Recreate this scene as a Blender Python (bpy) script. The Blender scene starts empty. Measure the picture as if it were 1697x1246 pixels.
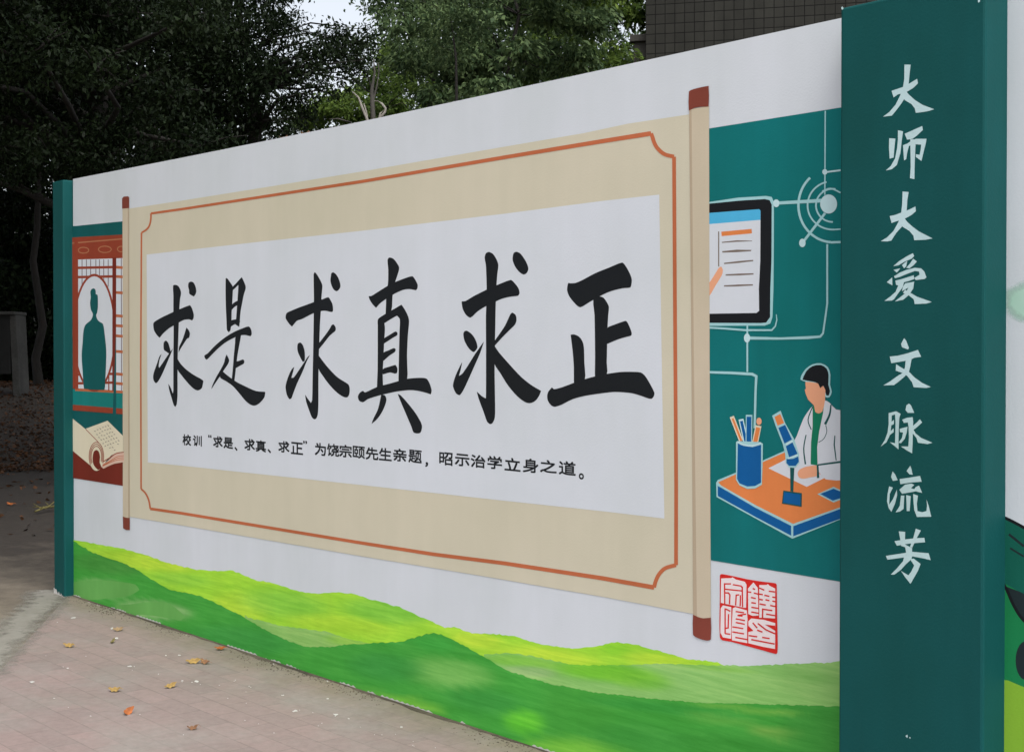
import bpy, math, random
import numpy as np
from mathutils import Vector, Matrix
from mathutils.geometry import tessellate_polygon

random.seed(7)
S = bpy.context.scene
COL = S.collection

# ------------------------------------------------------------------ camera, sky, sun, exposure
PW, PH, FPX = 1697.0, 1246.0, 2300.0
YAW, HORIZON, EYE, DIST = math.radians(48.04), 595.0, 1.5, 3.68
PITCH = math.atan((PH / 2 - HORIZON) / FPX)
cam_d = bpy.data.cameras.new("camera")
cam = bpy.data.objects.new("camera", cam_d)
COL.objects.link(cam)
cam_d.sensor_width = 36.0
cam_d.lens = FPX / PW * 36.0
cam_d.clip_start, cam_d.clip_end = 0.05, 2000.0
CAM = Vector((0.0, -DIST, EYE))
ROT = Matrix.Rotation(YAW, 3, 'Z') @ Matrix.Rotation(math.pi / 2 - PITCH, 3, 'X')
cam.matrix_world = Matrix.Translation(CAM) @ ROT.to_4x4()
S.camera = cam

SUN_EL, SUN_AZ = math.radians(56), math.radians(112)      # azimuth clockwise from +y
world = bpy.data.worlds.new("World")
S.world = world
world.use_nodes = True
wn, wl = world.node_tree.nodes, world.node_tree.links
wn.clear()
wo = wn.new('ShaderNodeOutputWorld')
bg = wn.new('ShaderNodeBackground')
sky = wn.new('ShaderNodeTexSky')
hs = wn.new('ShaderNodeHueSaturation')
sky.sky_type = 'NISHITA'
sky.sun_disc = False
sky.sun_elevation, sky.sun_rotation = SUN_EL, SUN_AZ
sky.dust_density, sky.air_density, sky.ozone_density = 4.0, 1.0, 1.0
hs.inputs['Saturation'].default_value = 0.32             # cloud-covered sky
bg.inputs['Strength'].default_value = 0.14
wl.new(sky.outputs[0], hs.inputs['Color'])
wl.new(hs.outputs[0], bg.inputs['Color'])
wl.new(bg.outputs[0], wo.inputs['Surface'])

sd = bpy.data.lights.new("sun", 'SUN')
sun = bpy.data.objects.new("sun", sd)
COL.objects.link(sun)
sd.energy, sd.angle, sd.color = 0.5, math.radians(30), (1.0, 0.96, 0.9)
sv = Vector((math.sin(SUN_AZ) * math.cos(SUN_EL), math.cos(SUN_AZ) * math.cos(SUN_EL), math.sin(SUN_EL)))
sun.rotation_euler = sv.to_track_quat('Z', 'Y').to_euler()

vs = S.view_settings
vs.view_transform, vs.look, vs.gamma, vs.use_curve_mapping = 'Standard', 'None', 1.0, False
vs.exposure = 0.87
S.cycles.max_bounces = 6

# ------------------------------------------------------------------ helpers
def ray(px, py):
    return ROT @ Vector(((px - PW / 2) / FPX, -(py - PH / 2) / FPX, -1.0))

def on_wall(px, py, y=0.0):                 # photo point -> point on the vertical plane y
    d = ray(px, py)
    return CAM + d * ((y - CAM.y) / d.y)

def at(px, py, depth):                      # photo point -> point at a depth along the view
    return CAM + ray(px, py) * depth

def slope_z(x):
    x = max(-14.0, min(3.0, x))
    return 0.043 - 0.0162 * (x + 8.1)

def sstep(a, b, t):
    t = max(0.0, min(1.0, (t - a) / (b - a)))
    return t * t * (3 - 2 * t)

FWD = Vector((-math.sin(YAW), math.cos(YAW), 0))
def ground_z(x, y):
    dep = (Vector((x, y, 0)) - Vector((CAM.x, CAM.y, 0))).dot(FWD)
    n = 0.05 * math.sin(x * 0.9 + 1.3) * math.sin(y * 0.8) * sstep(15, 22, dep)
    return slope_z(x) + 0.85 * sstep(15.5, 27, dep) + n

def on_ground(px, py, lift=0.0):
    d = ray(px, py)
    t = 2.0
    while t < 120:
        p = CAM + d * t
        if p.z <= ground_z(p.x, p.y) + lift:
            break
        t += 0.01
    return p

def lin(c):
    c = c / 255.0
    return c / 12.92 if c <= 0.04045 else ((c + 0.055) / 1.055) ** 2.4

ELIGHT = (0.80, 0.80, 0.80)                 # light reaching the painted wall in the photograph
def pig(r, g, b):
    return tuple(min(0.86, lin(v) / e) for v, e in zip((r, g, b), ELIGHT))

def tag(o, label=None, cat=None, group=None, kind=None):
    if label: o['label'] = label
    if cat: o['category'] = cat
    if group: o['group'] = group
    if kind: o['kind'] = kind
    return o

def thing(name, loc, label, cat, group=None):
    o = bpy.data.objects.new(name, None)
    o.empty_display_size = 0.2
    COL.objects.link(o)
    o.location = loc
    return tag(o, label, cat, group)

def origin_of(parent):
    v = Vector((0, 0, 0))
    while parent is not None:
        v = v + parent.location
        parent = parent.parent
    return v

def link_mesh(name, verts, faces, mats, parent=None, fmats=None, smooth=False, local=False, loc=None):
    off = Vector((0, 0, 0)) if local else origin_of(parent)
    if loc is not None:
        off = off + Vector(loc)
    me = bpy.data.meshes.new(name)
    me.from_pydata([tuple(Vector(v) - off) for v in verts], [], faces)
    for m in (mats if isinstance(mats, (list, tuple)) else [mats]):
        me.materials.append(m)
    if fmats:
        me.polygons.foreach_set('material_index', fmats)
    if smooth:
        me.polygons.foreach_set('use_smooth', [True] * len(me.polygons))
    me.update()
    o = bpy.data.objects.new(name, me)
    COL.objects.link(o)
    if parent is not None:
        o.parent = parent
    if loc is not None:
        o.location = loc
    return o

# ------------------------------------------------------------------ materials
def node_mat(name):
    m = bpy.data.materials.new(name)
    m.use_nodes = True
    nt = m.node_tree
    return m, nt, nt.nodes['Principled BSDF']

def N(nt, typ, **kw):
    n = nt.nodes.new(typ)
    for k, v in kw.items():
        if k in n.inputs: n.inputs[k].default_value = v
        else: setattr(n, k, v)
    return n

def mapped(nt, scale):
    tc = N(nt, 'ShaderNodeTexCoord')
    mp = N(nt, 'ShaderNodeMapping')
    mp.inputs['Scale'].default_value = scale
    nt.links.new(tc.outputs['Object'], mp.inputs['Vector'])
    return mp.outputs[0]

def ramp(nt, src, stops):
    r = N(nt, 'ShaderNodeValToRGB')
    els = r.color_ramp.elements
    while len(els) < len(stops): els.new(0.5)
    for e, (p, c) in zip(els, stops):
        e.position = p
        e.color = tuple(c) + (1.0,) if len(c) == 3 else c
    nt.links.new(src, r.inputs[0])
    return r.outputs[0]

def mul(nt, a, b, fac=1.0, mode='MULTIPLY'):
    m = N(nt, 'ShaderNodeMix', data_type='RGBA', blend_type=mode)
    m.inputs[0].default_value = fac
    nt.links.new(a, m.inputs[6]) if not isinstance(a, tuple) else setattr(m.inputs[6], 'default_value', a + (1,))
    nt.links.new(b, m.inputs[7]) if not isinstance(b, tuple) else setattr(m.inputs[7], 'default_value', b + (1,))
    return m.outputs[2]

PAINT = {}
def paint(key, rgb, wash=0.10, streak=0.08, rough=0.62, attr=False):
    """hand-brushed emulsion on render: uneven coats, vertical roller streaks, fine plaster grain"""
    if key in PAINT: return PAINT[key]
    m, nt, b = node_mat("paint_" + key)
    L = nt.links
    base = pig(*rgb)
    n1 = N(nt, 'ShaderNodeTexNoise', Scale=1.0, Detail=4.0, Roughness=0.6)
    L.new(mapped(nt, (1.7, 1.7, 1.2)), n1.inputs['Vector'])
    n2 = N(nt, 'ShaderNodeTexNoise', Scale=1.0, Detail=3.0, Roughness=0.65)
    L.new(mapped(nt, (9, 9, 0.9)), n2.inputs['Vector'])
    n3 = N(nt, 'ShaderNodeTexNoise', Scale=1.0, Detail=2.0)
    L.new(mapped(nt, (140, 140, 140)), n3.inputs['Vector'])
    c1 = ramp(nt, n1.outputs[0], [(0.3, (1 - wash, 1 - wash * 0.75, 1 - wash * 1.15)), (0.7, (1 + wash * 0.4,) * 3)])
    streak *= 0.55
    c2 = ramp(nt, n2.outputs[0], [(0.25, (1 - streak,) * 3), (0.75, (1 + streak * 0.4,) * 3)])
    if attr:
        at_ = N(nt, 'ShaderNodeVertexColor', layer_name='pigment')
        src = at_.outputs[0]
        n4 = N(nt, 'ShaderNodeTexNoise', Scale=1.0, Detail=4.0, Roughness=0.7, Distortion=0.4)
        L.new(mapped(nt, (2.6, 2.6, 34)), n4.inputs['Vector'])
        n4.inputs['Detail'].default_value = 8.0
        c4 = ramp(nt, n4.outputs[0], [(0.3, (0.72, 0.84, 0.7)), (0.5, (1, 1, 1)), (0.7, (1.4, 1.16, 1.3))])
        src = mul(nt, src, c4)
    else:
        src = base
    out = mul(nt, mul(nt, src, c1), c2)
    L.new(out, b.inputs['Base Color'])
    b.inputs['Roughness'].default_value = rough
    b.inputs['Specular IOR Level'].default_value = 0.14
    bp = N(nt, 'ShaderNodeBump', Strength=0.12, Distance=0.004)
    L.new(n3.outputs[0], bp.inputs['Height'])
    L.new(bp.outputs[0], b.inputs['Normal'])
    PAINT[key] = m
    return m

paint('white', (193, 198, 205), 0.07, 0.05)
paint('paper', (195, 200, 208), 0.06, 0.04)
paint('teal', (12, 103, 105), 0.18, 0.16)
paint('tealdeep', (17, 82, 84), 0.14, 0.12)
paint('teallight', (24, 116, 114), 0.2, 0.1)
paint('pillar', (14, 71, 72), 0.16, 0.14, 0.6)
paint('tan', (190, 184, 165), 0.07, 0.05)
paint('tandark', (168, 152, 132), 0.08, 0.06)
paint('rod', (186, 174, 154), 0.10, 0.10)
paint('cap', (120, 60, 50), 0.2, 0.1)
paint('rust', (176, 98, 66), 0.16, 0.1)
paint('ink', (25, 28, 32), 0.1, 0.1, 0.5)
paint('black', (23, 25, 29), 0.1, 0.1)
paint('brown', (138, 60, 42), 0.16, 0.1)
paint('darkbrown', (108, 40, 30), 0.14, 0.1)
paint('lightbrown', (160, 104, 76), 0.1, 0.1)
paint('line', (122, 112, 118), 0.1, 0.1)
paint('cream', (206, 198, 176), 0.08, 0.06)
paint('pinkpage', (200, 170, 155), 0.08, 0.06)
paint('outline', (148, 190, 196), 0.14, 0.1)
paint('pale', (178, 206, 212), 0.12, 0.1)
paint('glyph', (172, 196, 202), 0.16, 0.14)
paint('blue', (14, 84, 144), 0.14, 0.1)
paint('skyblue', (74, 166, 208), 0.1, 0.1)
paint('orange', (208, 122, 70), 0.14, 0.1)
paint('skin', (218, 154, 122), 0.1, 0.06)
paint('lines', (112, 100, 92), 0.1, 0.1)
paint('coat', (196, 200, 208), 0.08, 0.05)
paint('shirt', (18, 112, 84), 0.1, 0.1)
paint('bottle', (22, 76, 76), 0.1, 0.1)
paint('red', (196, 40, 36), 0.14, 0.08)
paint('sealwhite', (222, 206, 208), 0.06, 0.04)
paint('leafdark', (18, 86, 74), 0.25, 0.2)
paint('leafblack', (32, 42, 46), 0.25, 0.2)
paint('leafgreen', (26, 116, 70), 0.25, 0.2)
paint('lime', (124, 166, 52), 0.2, 0.15)
paint('mist', (166, 190, 178), 0.08, 0.05)
paint('sage', (100, 162, 84), 0.3, 0.1)
paint('hill', (100, 160, 60), 0.10, 0.08, attr=True)

# ------------------------------------------------------------------ flat painting on a wall plane
def sm(pts, n=3):
    P = [Vector(p) for p in pts]
    out, k = [], len(P)
    for i in range(k):
        p0, p1, p2, p3 = P[i - 1], P[i], P[(i + 1) % k], P[(i + 2) % k]
        a = (p1 - p0).length; c = (p2 - p1).length; e = (p3 - p2).length
        m1 = (p2 - p0) * (0.5 * min(1.0, c / max(1e-6, a) if a > c else 1.0))
        m2 = (p3 - p1) * (0.5 * min(1.0, c / max(1e-6, e) if e > c else 1.0))
        if a > 1e-6 and (p1 - p0).normalized().dot((p2 - p1).normalized()) < 0.25: m1 *= 0.25
        if e > 1e-6 and (p2 - p1).normalized().dot((p3 - p2).normalized()) < 0.25: m2 *= 0.25
        for j in range(n):
            t = j / n
            t2, t3 = t * t, t * t * t
            out.append(tuple(p1 * (2*t3 - 3*t2 + 1) + m1 * (t3 - 2*t2 + t) + p2 * (-2*t3 + 3*t2) + m2 * (t3 - t2)))
    return out

def smo(pts, n=4):                                       # open curve
    P = [Vector(p) for p in pts]
    out = []
    for i in range(len(P) - 1):
        p0, p1, p2, p3 = P[max(0, i - 1)], P[i], P[i + 1], P[min(len(P) - 1, i + 2)]
        for j in range(n):
            t = j / n
            out.append(tuple(0.5 * ((2*p1) + (p2-p0)*t + (2*p0-5*p1+4*p2-p3)*t*t + (3*p1-p0-3*p2+p3)*t**3)))
    out.append(tuple(P[-1]))
    return out

def ell(cx, cy, rx, ry, n=28, a0=0.0, a1=2 * math.pi, rot=0.0):
    full = abs(a1 - a0 - 2 * math.pi) < 1e-6
    out = []
    for i in range(n if full else n + 1):
        a = a0 + (a1 - a0) * i / n
        x, y = rx * math.cos(a), ry * math.sin(a)
        out.append((cx + x * math.cos(rot) - y * math.sin(rot), cy + x * math.sin(rot) + y * math.cos(rot)))
    return out

def ribbon(pts, w):
    """outline polygon of a brush line; w is one width or a list of widths"""
    P = [Vector(p) for p in pts]
    n = len(P)
    W = w if isinstance(w, (list, tuple)) else [w] * n
    if len(W) != n:
        W = [W[0] + (W[-1] - W[0]) * i / (n - 1) for i in range(n)]
    Lp, Rp = [], []
    for i in range(n):
        d0 = (P[i] - P[i - 1]).normalized() if i > 0 else (P[1] - P[0]).normalized()
        d1 = (P[i + 1] - P[i]).normalized() if i < n - 1 else d0
        d = d0 + d1
        d = d.normalized() if d.length > 1e-6 else d1
        nrm = Vector((-d.y, d.x))
        k = W[i] / 2 / max(0.5, abs(nrm.dot(Vector((-d1.y, d1.x)))))
        Lp.append(tuple(P[i] + nrm * k)); Rp.append(tuple(P[i] - nrm * k))
    return Lp, Rp

class Mural:
    """collects painted shapes given in photograph coordinates and lays them on the wall plane,
    each coat a fraction of a millimetre over the one below"""
    def __init__(s, plane=0.0, layer=1, ox=0.0, oy=0.0, sc=1.0):
        s.plane, s.lay, s.o = plane, layer * 0.0004, (ox, oy, sc)
        s.v, s.f, s.m, s.keys = [], [], [], []
    def frame(s, ox, oy, sc):
        s.o = (ox, oy, sc); return s
    def _k(s, key):
        if key not in s.keys: s.keys.append(key)
        return s.keys.index(key)
    def _p(s, p):
        ox, oy, sc = s.o
        return on_wall(ox + p[0] * sc, oy + p[1] * sc, s.plane - s.lay)
    def poly(s, pts, key, smooth=False):
        if smooth: pts = sm(pts)
        b = len(s.v)
        s.v += [s._p(p) for p in pts]
        tris = tessellate_polygon([[Vector((p[0], -p[1], 0)) for p in pts]])
        k = s._k(key)
        for t in tris:
            a = [pts[i] for i in t]
            ar = (a[1][0]-a[0][0])*(a[2][1]-a[0][1]) - (a[1][1]-a[0][1])*(a[2][0]-a[0][0])
            if abs(ar) < 1e-9: continue
            t = t if ar < 0 else (t[0], t[2], t[1])
            s.f.append(tuple(b + i for i in t)); s.m.append(k)
        s.lay += 0.000018
        return s
    def line(s, pts, w, key, closed=False, smooth=False):
        if smooth: pts = smo(pts)
        if closed: pts = list(pts) + [pts[0]]
        Lp, Rp = ribbon(pts, w)
        b = len(s.v); n = len(Lp)
        s.v += [s._p(p) for p in Lp] + [s._p(p) for p in Rp]
        k = s._k(key)
        for i in range(n - 1):
            s.f.append((b + i, b + i + 1, b + n + i + 1, b + n + i)); s.m.append(k)
        s.lay += 0.000018
        return s
    def glyph(s, ch, cx, cy, w, h, shear, key, bold=0.012):
        cu = bpy.data.curves.new("glyph", 'FONT')
        cu.body = ch; cu.offset = bold; cu.resolution_u = 3
        ob = bpy.data.objects.new("glyph", cu)
        COL.objects.link(ob)
        dg = bpy.context.evaluated_depsgraph_get()
        me = bpy.data.meshes.new_from_object(ob.evaluated_get(dg))
        vs_ = [v.co.copy() for v in me.vertices]
        fs = [tuple(p.vertices) for p in me.polygons]
        bpy.data.objects.remove(ob); bpy.data.curves.remove(cu); bpy.data.meshes.remove(me)
        if not vs_: return s
        x0 = min(v.x for v in vs_); x1 = max(v.x for v in vs_)
        y0 = min(v.y for v in vs_); y1 = max(v.y for v in vs_)
        b = len(s.v); k = s._k(key)
        for v in vs_:
            gx = (v.x - x0) / max(1e-6, x1 - x0) - 0.5
            gy = (v.y - y0) / max(1e-6, y1 - y0) - 0.5
            s.v.append(s._p((cx + gx * w, cy - gy * h + shear * gx * w)))
        s.f += [tuple(b + i for i in f) for f in fs]; s.m += [k] * len(fs)
        s.lay += 0.00001
        return s
    def build(s, name, parent, label=None):
        o = link_mesh(name, s.v, s.f, [PAINT[k] for k in s.keys], parent, s.m)
        if label: o['label'] = label
        return o

# ------------------------------------------------------------------ ground
def noise_col(nt, scale, stops, detail=5.0, rough=0.6):
    n = N(nt, 'ShaderNodeTexNoise', Scale=1.0, Detail=detail, Roughness=rough)
    nt.links.new(mapped(nt, scale), n.inputs['Vector'])
    return ramp(nt, n.outputs[0], stops), n

def earth_mat():
    m, nt, b = node_mat("earth")
    c1, n1 = noise_col(nt, (0.5, 0.5, 0.5), [(0.3, (0.23, 0.195, 0.15)), (0.7, (0.31, 0.265, 0.205))])
    c2, n2 = noise_col(nt, (9, 9, 9), [(0.3, (0.75, 0.75, 0.74)), (0.7, (1.1, 1.1, 1.08))], 6, 0.7)
    sand = mul(nt, c1, c2)
    # canopy shade painted in with leafy soil, stronger toward the wood, in ragged patches
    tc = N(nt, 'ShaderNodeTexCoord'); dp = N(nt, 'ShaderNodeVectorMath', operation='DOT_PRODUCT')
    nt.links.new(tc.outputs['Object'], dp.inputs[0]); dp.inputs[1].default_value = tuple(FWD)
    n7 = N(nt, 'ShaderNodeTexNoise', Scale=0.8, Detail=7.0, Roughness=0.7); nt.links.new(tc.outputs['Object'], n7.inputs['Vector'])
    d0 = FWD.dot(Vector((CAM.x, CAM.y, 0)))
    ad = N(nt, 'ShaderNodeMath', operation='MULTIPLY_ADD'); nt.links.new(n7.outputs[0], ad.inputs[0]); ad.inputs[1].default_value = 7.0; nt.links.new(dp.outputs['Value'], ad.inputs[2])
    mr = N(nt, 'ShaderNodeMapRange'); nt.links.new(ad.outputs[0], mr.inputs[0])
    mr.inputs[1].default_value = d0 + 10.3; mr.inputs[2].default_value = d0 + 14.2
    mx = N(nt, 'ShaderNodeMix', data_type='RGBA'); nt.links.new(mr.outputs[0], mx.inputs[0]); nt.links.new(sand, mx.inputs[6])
    mould_shade = mul(nt, (0.036, 0.028, 0.021), c2); nt.links.new(mould_shade, mx.inputs[7])
    nt.links.new(mx.outputs[2], b.inputs['Base Color'])
    b.inputs['Roughness'].default_value = 0.95
    bp = N(nt, 'ShaderNodeBump', Strength=0.5, Distance=0.02)
    nt.links.new(n2.outputs[0], bp.inputs['Height']); nt.links.new(bp.outputs[0], b.inputs['Normal'])
    return m

def soil_mat():
    m, nt, b = node_mat("leafy_soil")
    c1, n1 = noise_col(nt, (3, 3, 3), [(0.3, (0.03, 0.021, 0.015)), (0.7, (0.075, 0.048, 0.033))], 7, 0.7)
    nt.links.new(c1, b.inputs['Base Color'])
    b.inputs['Roughness'].default_value = 1.0
    bp = N(nt, 'ShaderNodeBump', Strength=0.8, Distance=0.05)
    nt.links.new(n1.outputs[0], bp.inputs['Height']); nt.links.new(bp.outputs[0], b.inputs['Normal'])
    return m

def paving_mat():
    m, nt, b = node_mat("pink_pavers")
    L = nt.links
    br = N(nt, 'ShaderNodeTexBrick', Scale=1.0)
    br.inputs['Color1'].default_value = (0.296, 0.228, 0.210, 1)
    br.inputs['Color2'].default_value = (0.254, 0.204, 0.188, 1)
    br.inputs['Mortar'].default_value = (0.212, 0.174, 0.156, 1)
    br.inputs['Mortar Size'].default_value = 0.004
    br.inputs['Mortar Smooth'].default_value = 0.8
    br.inputs['Brick Width'].default_value = 0.24
    br.inputs['Row Height'].default_value = 0.12
    tc = N(nt, 'ShaderNodeTexCoord'); mp = N(nt, 'ShaderNodeMapping')
    mp.inputs['Rotation'].default_value = (0, 0, math.radians(0))
    L.new(tc.outputs['Object'], mp.inputs['Vector']); L.new(mp.outputs[0], br.inputs['Vector'])
    c1, n1 = noise_col(nt, (0.9, 0.9, 0.9), [(0.28, (0.86, 0.90, 0.86)), (0.5, (1, 1, 1)), (0.72, (1.12, 1.06, 1.06))], 5)
    c2, n2 = noise_col(nt, (26, 26, 26), [(0.3, (0.86, 0.86, 0.86)), (0.7, (1.1, 1.1, 1.1))], 6, 0.75)
    # grey washed-out cement dust and dirt patches
    n5 = N(nt, 'ShaderNodeTexNoise', Scale=1.0, Detail=6.0, Roughness=0.65)
    L.new(mapped(nt, (2.3, 2.3, 2.3)), n5.inputs['Vector'])
    f5 = ramp(nt, n5.outputs[0], [(0.46, (0, 0, 0)), (0.68, (0.75, 0.75, 0.75))])
    mx = N(nt, 'ShaderNodeMix', data_type='RGBA')
    L.new(f5, mx.inputs[0]); L.new(br.outputs[0], mx.inputs[6]); mx.inputs[7].default_value = (0.285, 0.26, 0.235, 1)
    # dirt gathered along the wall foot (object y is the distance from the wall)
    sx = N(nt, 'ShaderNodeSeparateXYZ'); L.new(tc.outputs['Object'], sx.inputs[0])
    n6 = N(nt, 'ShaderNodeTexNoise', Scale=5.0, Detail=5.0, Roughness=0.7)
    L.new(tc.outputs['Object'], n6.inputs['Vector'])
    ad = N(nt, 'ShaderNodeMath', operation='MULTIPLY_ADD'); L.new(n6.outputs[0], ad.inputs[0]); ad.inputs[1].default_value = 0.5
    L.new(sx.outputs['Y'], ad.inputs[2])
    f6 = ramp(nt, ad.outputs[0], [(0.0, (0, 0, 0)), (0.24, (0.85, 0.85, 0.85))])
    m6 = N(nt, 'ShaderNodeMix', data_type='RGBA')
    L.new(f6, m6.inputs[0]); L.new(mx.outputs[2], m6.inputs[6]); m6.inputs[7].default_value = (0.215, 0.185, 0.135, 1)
    L.new(mul(nt, mul(nt, m6.outputs[2], c1), c2), b.inputs['Base Color'])
    b.inputs['Roughness'].default_value = 0.85
    hm = N(nt, 'ShaderNodeMath', operation='MULTIPLY_ADD'); L.new(br.outputs['Fac'], hm.inputs[0]); hm.inputs[1].default_value = -0.35
    L.new(n2.outputs[0], hm.inputs[2])
    bp = N(nt, 'ShaderNodeBump', Strength=0.35, Distance=0.006)
    L.new(hm.outputs[0], bp.inputs['Height']); L.new(bp.outputs[0], b.inputs['Normal'])
    return m

def cement_mat(name, c0, c1_):
    m, nt, b = node_mat(name)
    a, n1 = noise_col(nt, (2.2, 2.2, 2.2), [(0.3, c0), (0.7, c1_)], 6, 0.7)
    c2, n2 = noise_col(nt, (30, 30, 30), [(0.3, (0.8, 0.8, 0.8)), (0.7, (1.1, 1.1, 1.1))], 5, 0.7)
    nt.links.new(mul(nt, a, c2), b.inputs['Base Color'])
    b.inputs['Roughness'].default_value = 0.92
    bp = N(nt, 'ShaderNodeBump', Strength=0.4, Distance=0.008)
    nt.links.new(n2.outputs[0], bp.inputs['Height']); nt.links.new(bp.outputs[0], b.inputs['Normal'])
    return m

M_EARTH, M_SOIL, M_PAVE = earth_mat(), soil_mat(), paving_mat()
M_KERB = cement_mat("cement_kerb", (0.25, 0.25, 0.235), (0.36, 0.355, 0.33))
M_CHIP = cement_mat("plaster_chip", (0.5, 0.49, 0.46), (0.72, 0.71, 0.68))
M_DIRT = cement_mat("dirt_crumbs", (0.03, 0.025, 0.018), (0.15, 0.125, 0.085))

xs = np.concatenate([[-900, -300, -120, -70], np.arange(-50, 6.01, 1.0), [12, 30, 70, 200, 900]])
ys = np.concatenate([[-900, -200, -60, -25, -12], np.arange(-8, 48.01, 1.0), [60, 90, 150, 400, 900]])
gv = [(x, y, ground_z(x, y)) for x in xs for y in ys]
ny = len(ys)
gf, gm = [], []
for i in range(len(xs) - 1):
    for j in range(ny - 1):
        gf.append((i * ny + j, (i + 1) * ny + j, (i + 1) * ny + j + 1, i * ny + j + 1))
        c = Vector(((xs[i] + xs[i + 1]) / 2, (ys[j] + ys[j + 1]) / 2, 0))
        dep = (c - Vector((CAM.x, CAM.y, 0))).dot(FWD)
        gm.append(0)
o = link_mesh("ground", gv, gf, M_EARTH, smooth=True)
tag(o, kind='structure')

# pink paving in front of the wall, ended by a cement strip that runs off to the lower left
e0, e1 = on_ground(112, 996), on_ground(-6, 1128)
ed = (e1 - e0).normalized()
E0 = e0 + ed * -0.35; E1 = e0 + ed * 9.0
nrm = Vector((ed.y, -ed.x, 0))
if nrm.x > 0: nrm = -nrm
def gp(p, lift): return Vector((p.x, p.y, slope_z(p.x) + lift))
kerb_w = 0.26
def strip_pts(n, off, wob, seed):
    rnd = random.Random(seed)
    return [E0 + (E1 - E0) * (i / n) + nrm * (off + rnd.uniform(-wob, wob)) for i in range(n + 1)]
def soft_mat(name, c0, c1_, scale, sharp=0.35):
    """a worn layer that thins out raggedly toward its edge (attribute 'cover' is 1 inside, 0 at the rim)"""
    m, nt, b = node_mat(name)
    cc, n1 = noise_col(nt, (scale * .4,) * 3, [(0.3, c0), (0.7, c1_)], 6, 0.7)
    nt.links.new(cc, b.inputs['Base Color']); b.inputs['Roughness'].default_value = 0.95
    va = N(nt, 'ShaderNodeAttribute', attribute_name='cover')
    n2 = N(nt, 'ShaderNodeTexNoise', Scale=scale, Detail=6.0, Roughness=0.75)
    tc = N(nt, 'ShaderNodeTexCoord'); nt.links.new(tc.outputs['Object'], n2.inputs['Vector'])
    ad = N(nt, 'ShaderNodeMath', operation='MULTIPLY_ADD')
    nt.links.new(n2.outputs[0], ad.inputs[0]); ad.inputs[1].default_value = 0.9; nt.links.new(va.outputs['Fac'], ad.inputs[2])
    al = ramp(nt, ad.outputs[0], [(0.62, (0, 0, 0)), (0.62 + sharp, (1, 1, 1))])
    nt.links.new(al, b.inputs['Alpha'])
    return m
def cover(o, vals):
    at_ = o.data.attributes.new('cover', 'FLOAT', 'POINT'); at_.data.foreach_set('value', vals)
kv = []
for k, off in enumerate((kerb_w + .1, kerb_w * .5, -.1)):
    kv += [gp(p, 0.010) for p in strip_pts(60, off, 0.02, k)]
o = link_mesh("kerb_strip", kv, [(61 * k + i, 61 * (k + 1) + i, 61 * (k + 1) + i + 1, 61 * k + i + 1) for k in range(2) for i in range(60)],
              soft_mat("worn_cement", (0.215, 0.205, 0.175), (0.29, 0.28, 0.245), 16.0))
cover(o, [0.0] * 61 + [0.62] * 61 + [0.0] * 61)
tag(o, kind='structure')
pv = [gp(p, 0.006) for p in strip_pts(60, 0.02, 0.0, 3)]
far = [gp(Vector((2.9, E1.y, 0)), 0.006), gp(Vector((2.9, 0.02, 0)), 0.006), gp(Vector((E0.x + 0.1, 0.02, 0)), 0.006)]
pf = [tuple(range(len(pv) + 3))]
me_v = pv + far
fl_f, fl_m = [], []
# white paint flecks dropped on the pavers while the mural was painted
rf = random.Random(11)
flecks = [(193, 1060, 9), (215, 1107, 9), (297, 1088, 7), (326, 1132, 10), (468, 1155, 6), (489, 1181, 12), (121, 1026, 10),
          (53, 1133, 12), (112, 1110, 6), (556, 1187, 10), (665, 1208, 8), (578, 1194, 5), (543, 1161, 5), (302, 1131, 5),
          (186, 1044, 10), (318, 1133, 5), (263, 1120, 3), (390, 1130, 3), (90, 1160, 4), (150, 1190, 4), (275, 1089, 4)]
def fleck(px, py, r):
    b = len(me_v); k = 9
    for i in range(k):
        a = 2 * math.pi * i / k
        rr = r * rf.uniform(0.45, 1.0) * 0.5
        p = on_ground(px + rr * math.cos(a), py + rr * 0.42 * math.sin(a))
        me_v.append(gp(p, 0.0085))
    fl_f.append(tuple(range(b + k - 1, b - 1, -1)))
for f in flecks: fleck(*f)
for i in range(46):
    px = rf.uniform(60, 760); py = 1246 - rf.uniform(0, 1) ** 0.7 * (1246 - (970 + 0.335 * px) - 30)
    if py < 1010 + 0.33 * (px - 120) + 15: continue
    fleck(px, py, rf.uniform(1.2, 3.2))
o = link_mesh("paving", me_v, pf + fl_f, [M_PAVE, M_CHIP], fmats=[0] + [1] * len(fl_f))
tag(o, kind='structure')

# ------------------------------------------------------------------ main mural wall
def prism(poly_front, y0, y1):
    """vertical slab from points on its front outline (x,z), between y0 and y1"""
    n = len(poly_front)
    v = [Vector((x, y0, z)) for x, z in poly_front] + [Vector((x, y1, z)) for x, z in poly_front]
    f = [tuple(range(n)), tuple(range(2 * n - 1, n - 1, -1))]
    f += [((i + 1) % n, i, n + i, n + (i + 1) % n) for i in range(n)]
    return v, f

def fix_normals(o):
    import bmesh
    bm = bmesh.new(); bm.from_mesh(o.data)
    bmesh.ops.recalc_face_normals(bm, faces=bm.faces[:])
    bm.to_mesh(o.data); bm.free()

def bevel(o, w=0.006, seg=2):
    md = o.modifiers.new("bevel", 'BEVEL')
    md.width, md.segments, md.limit_method = w, seg, 'ANGLE'

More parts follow.
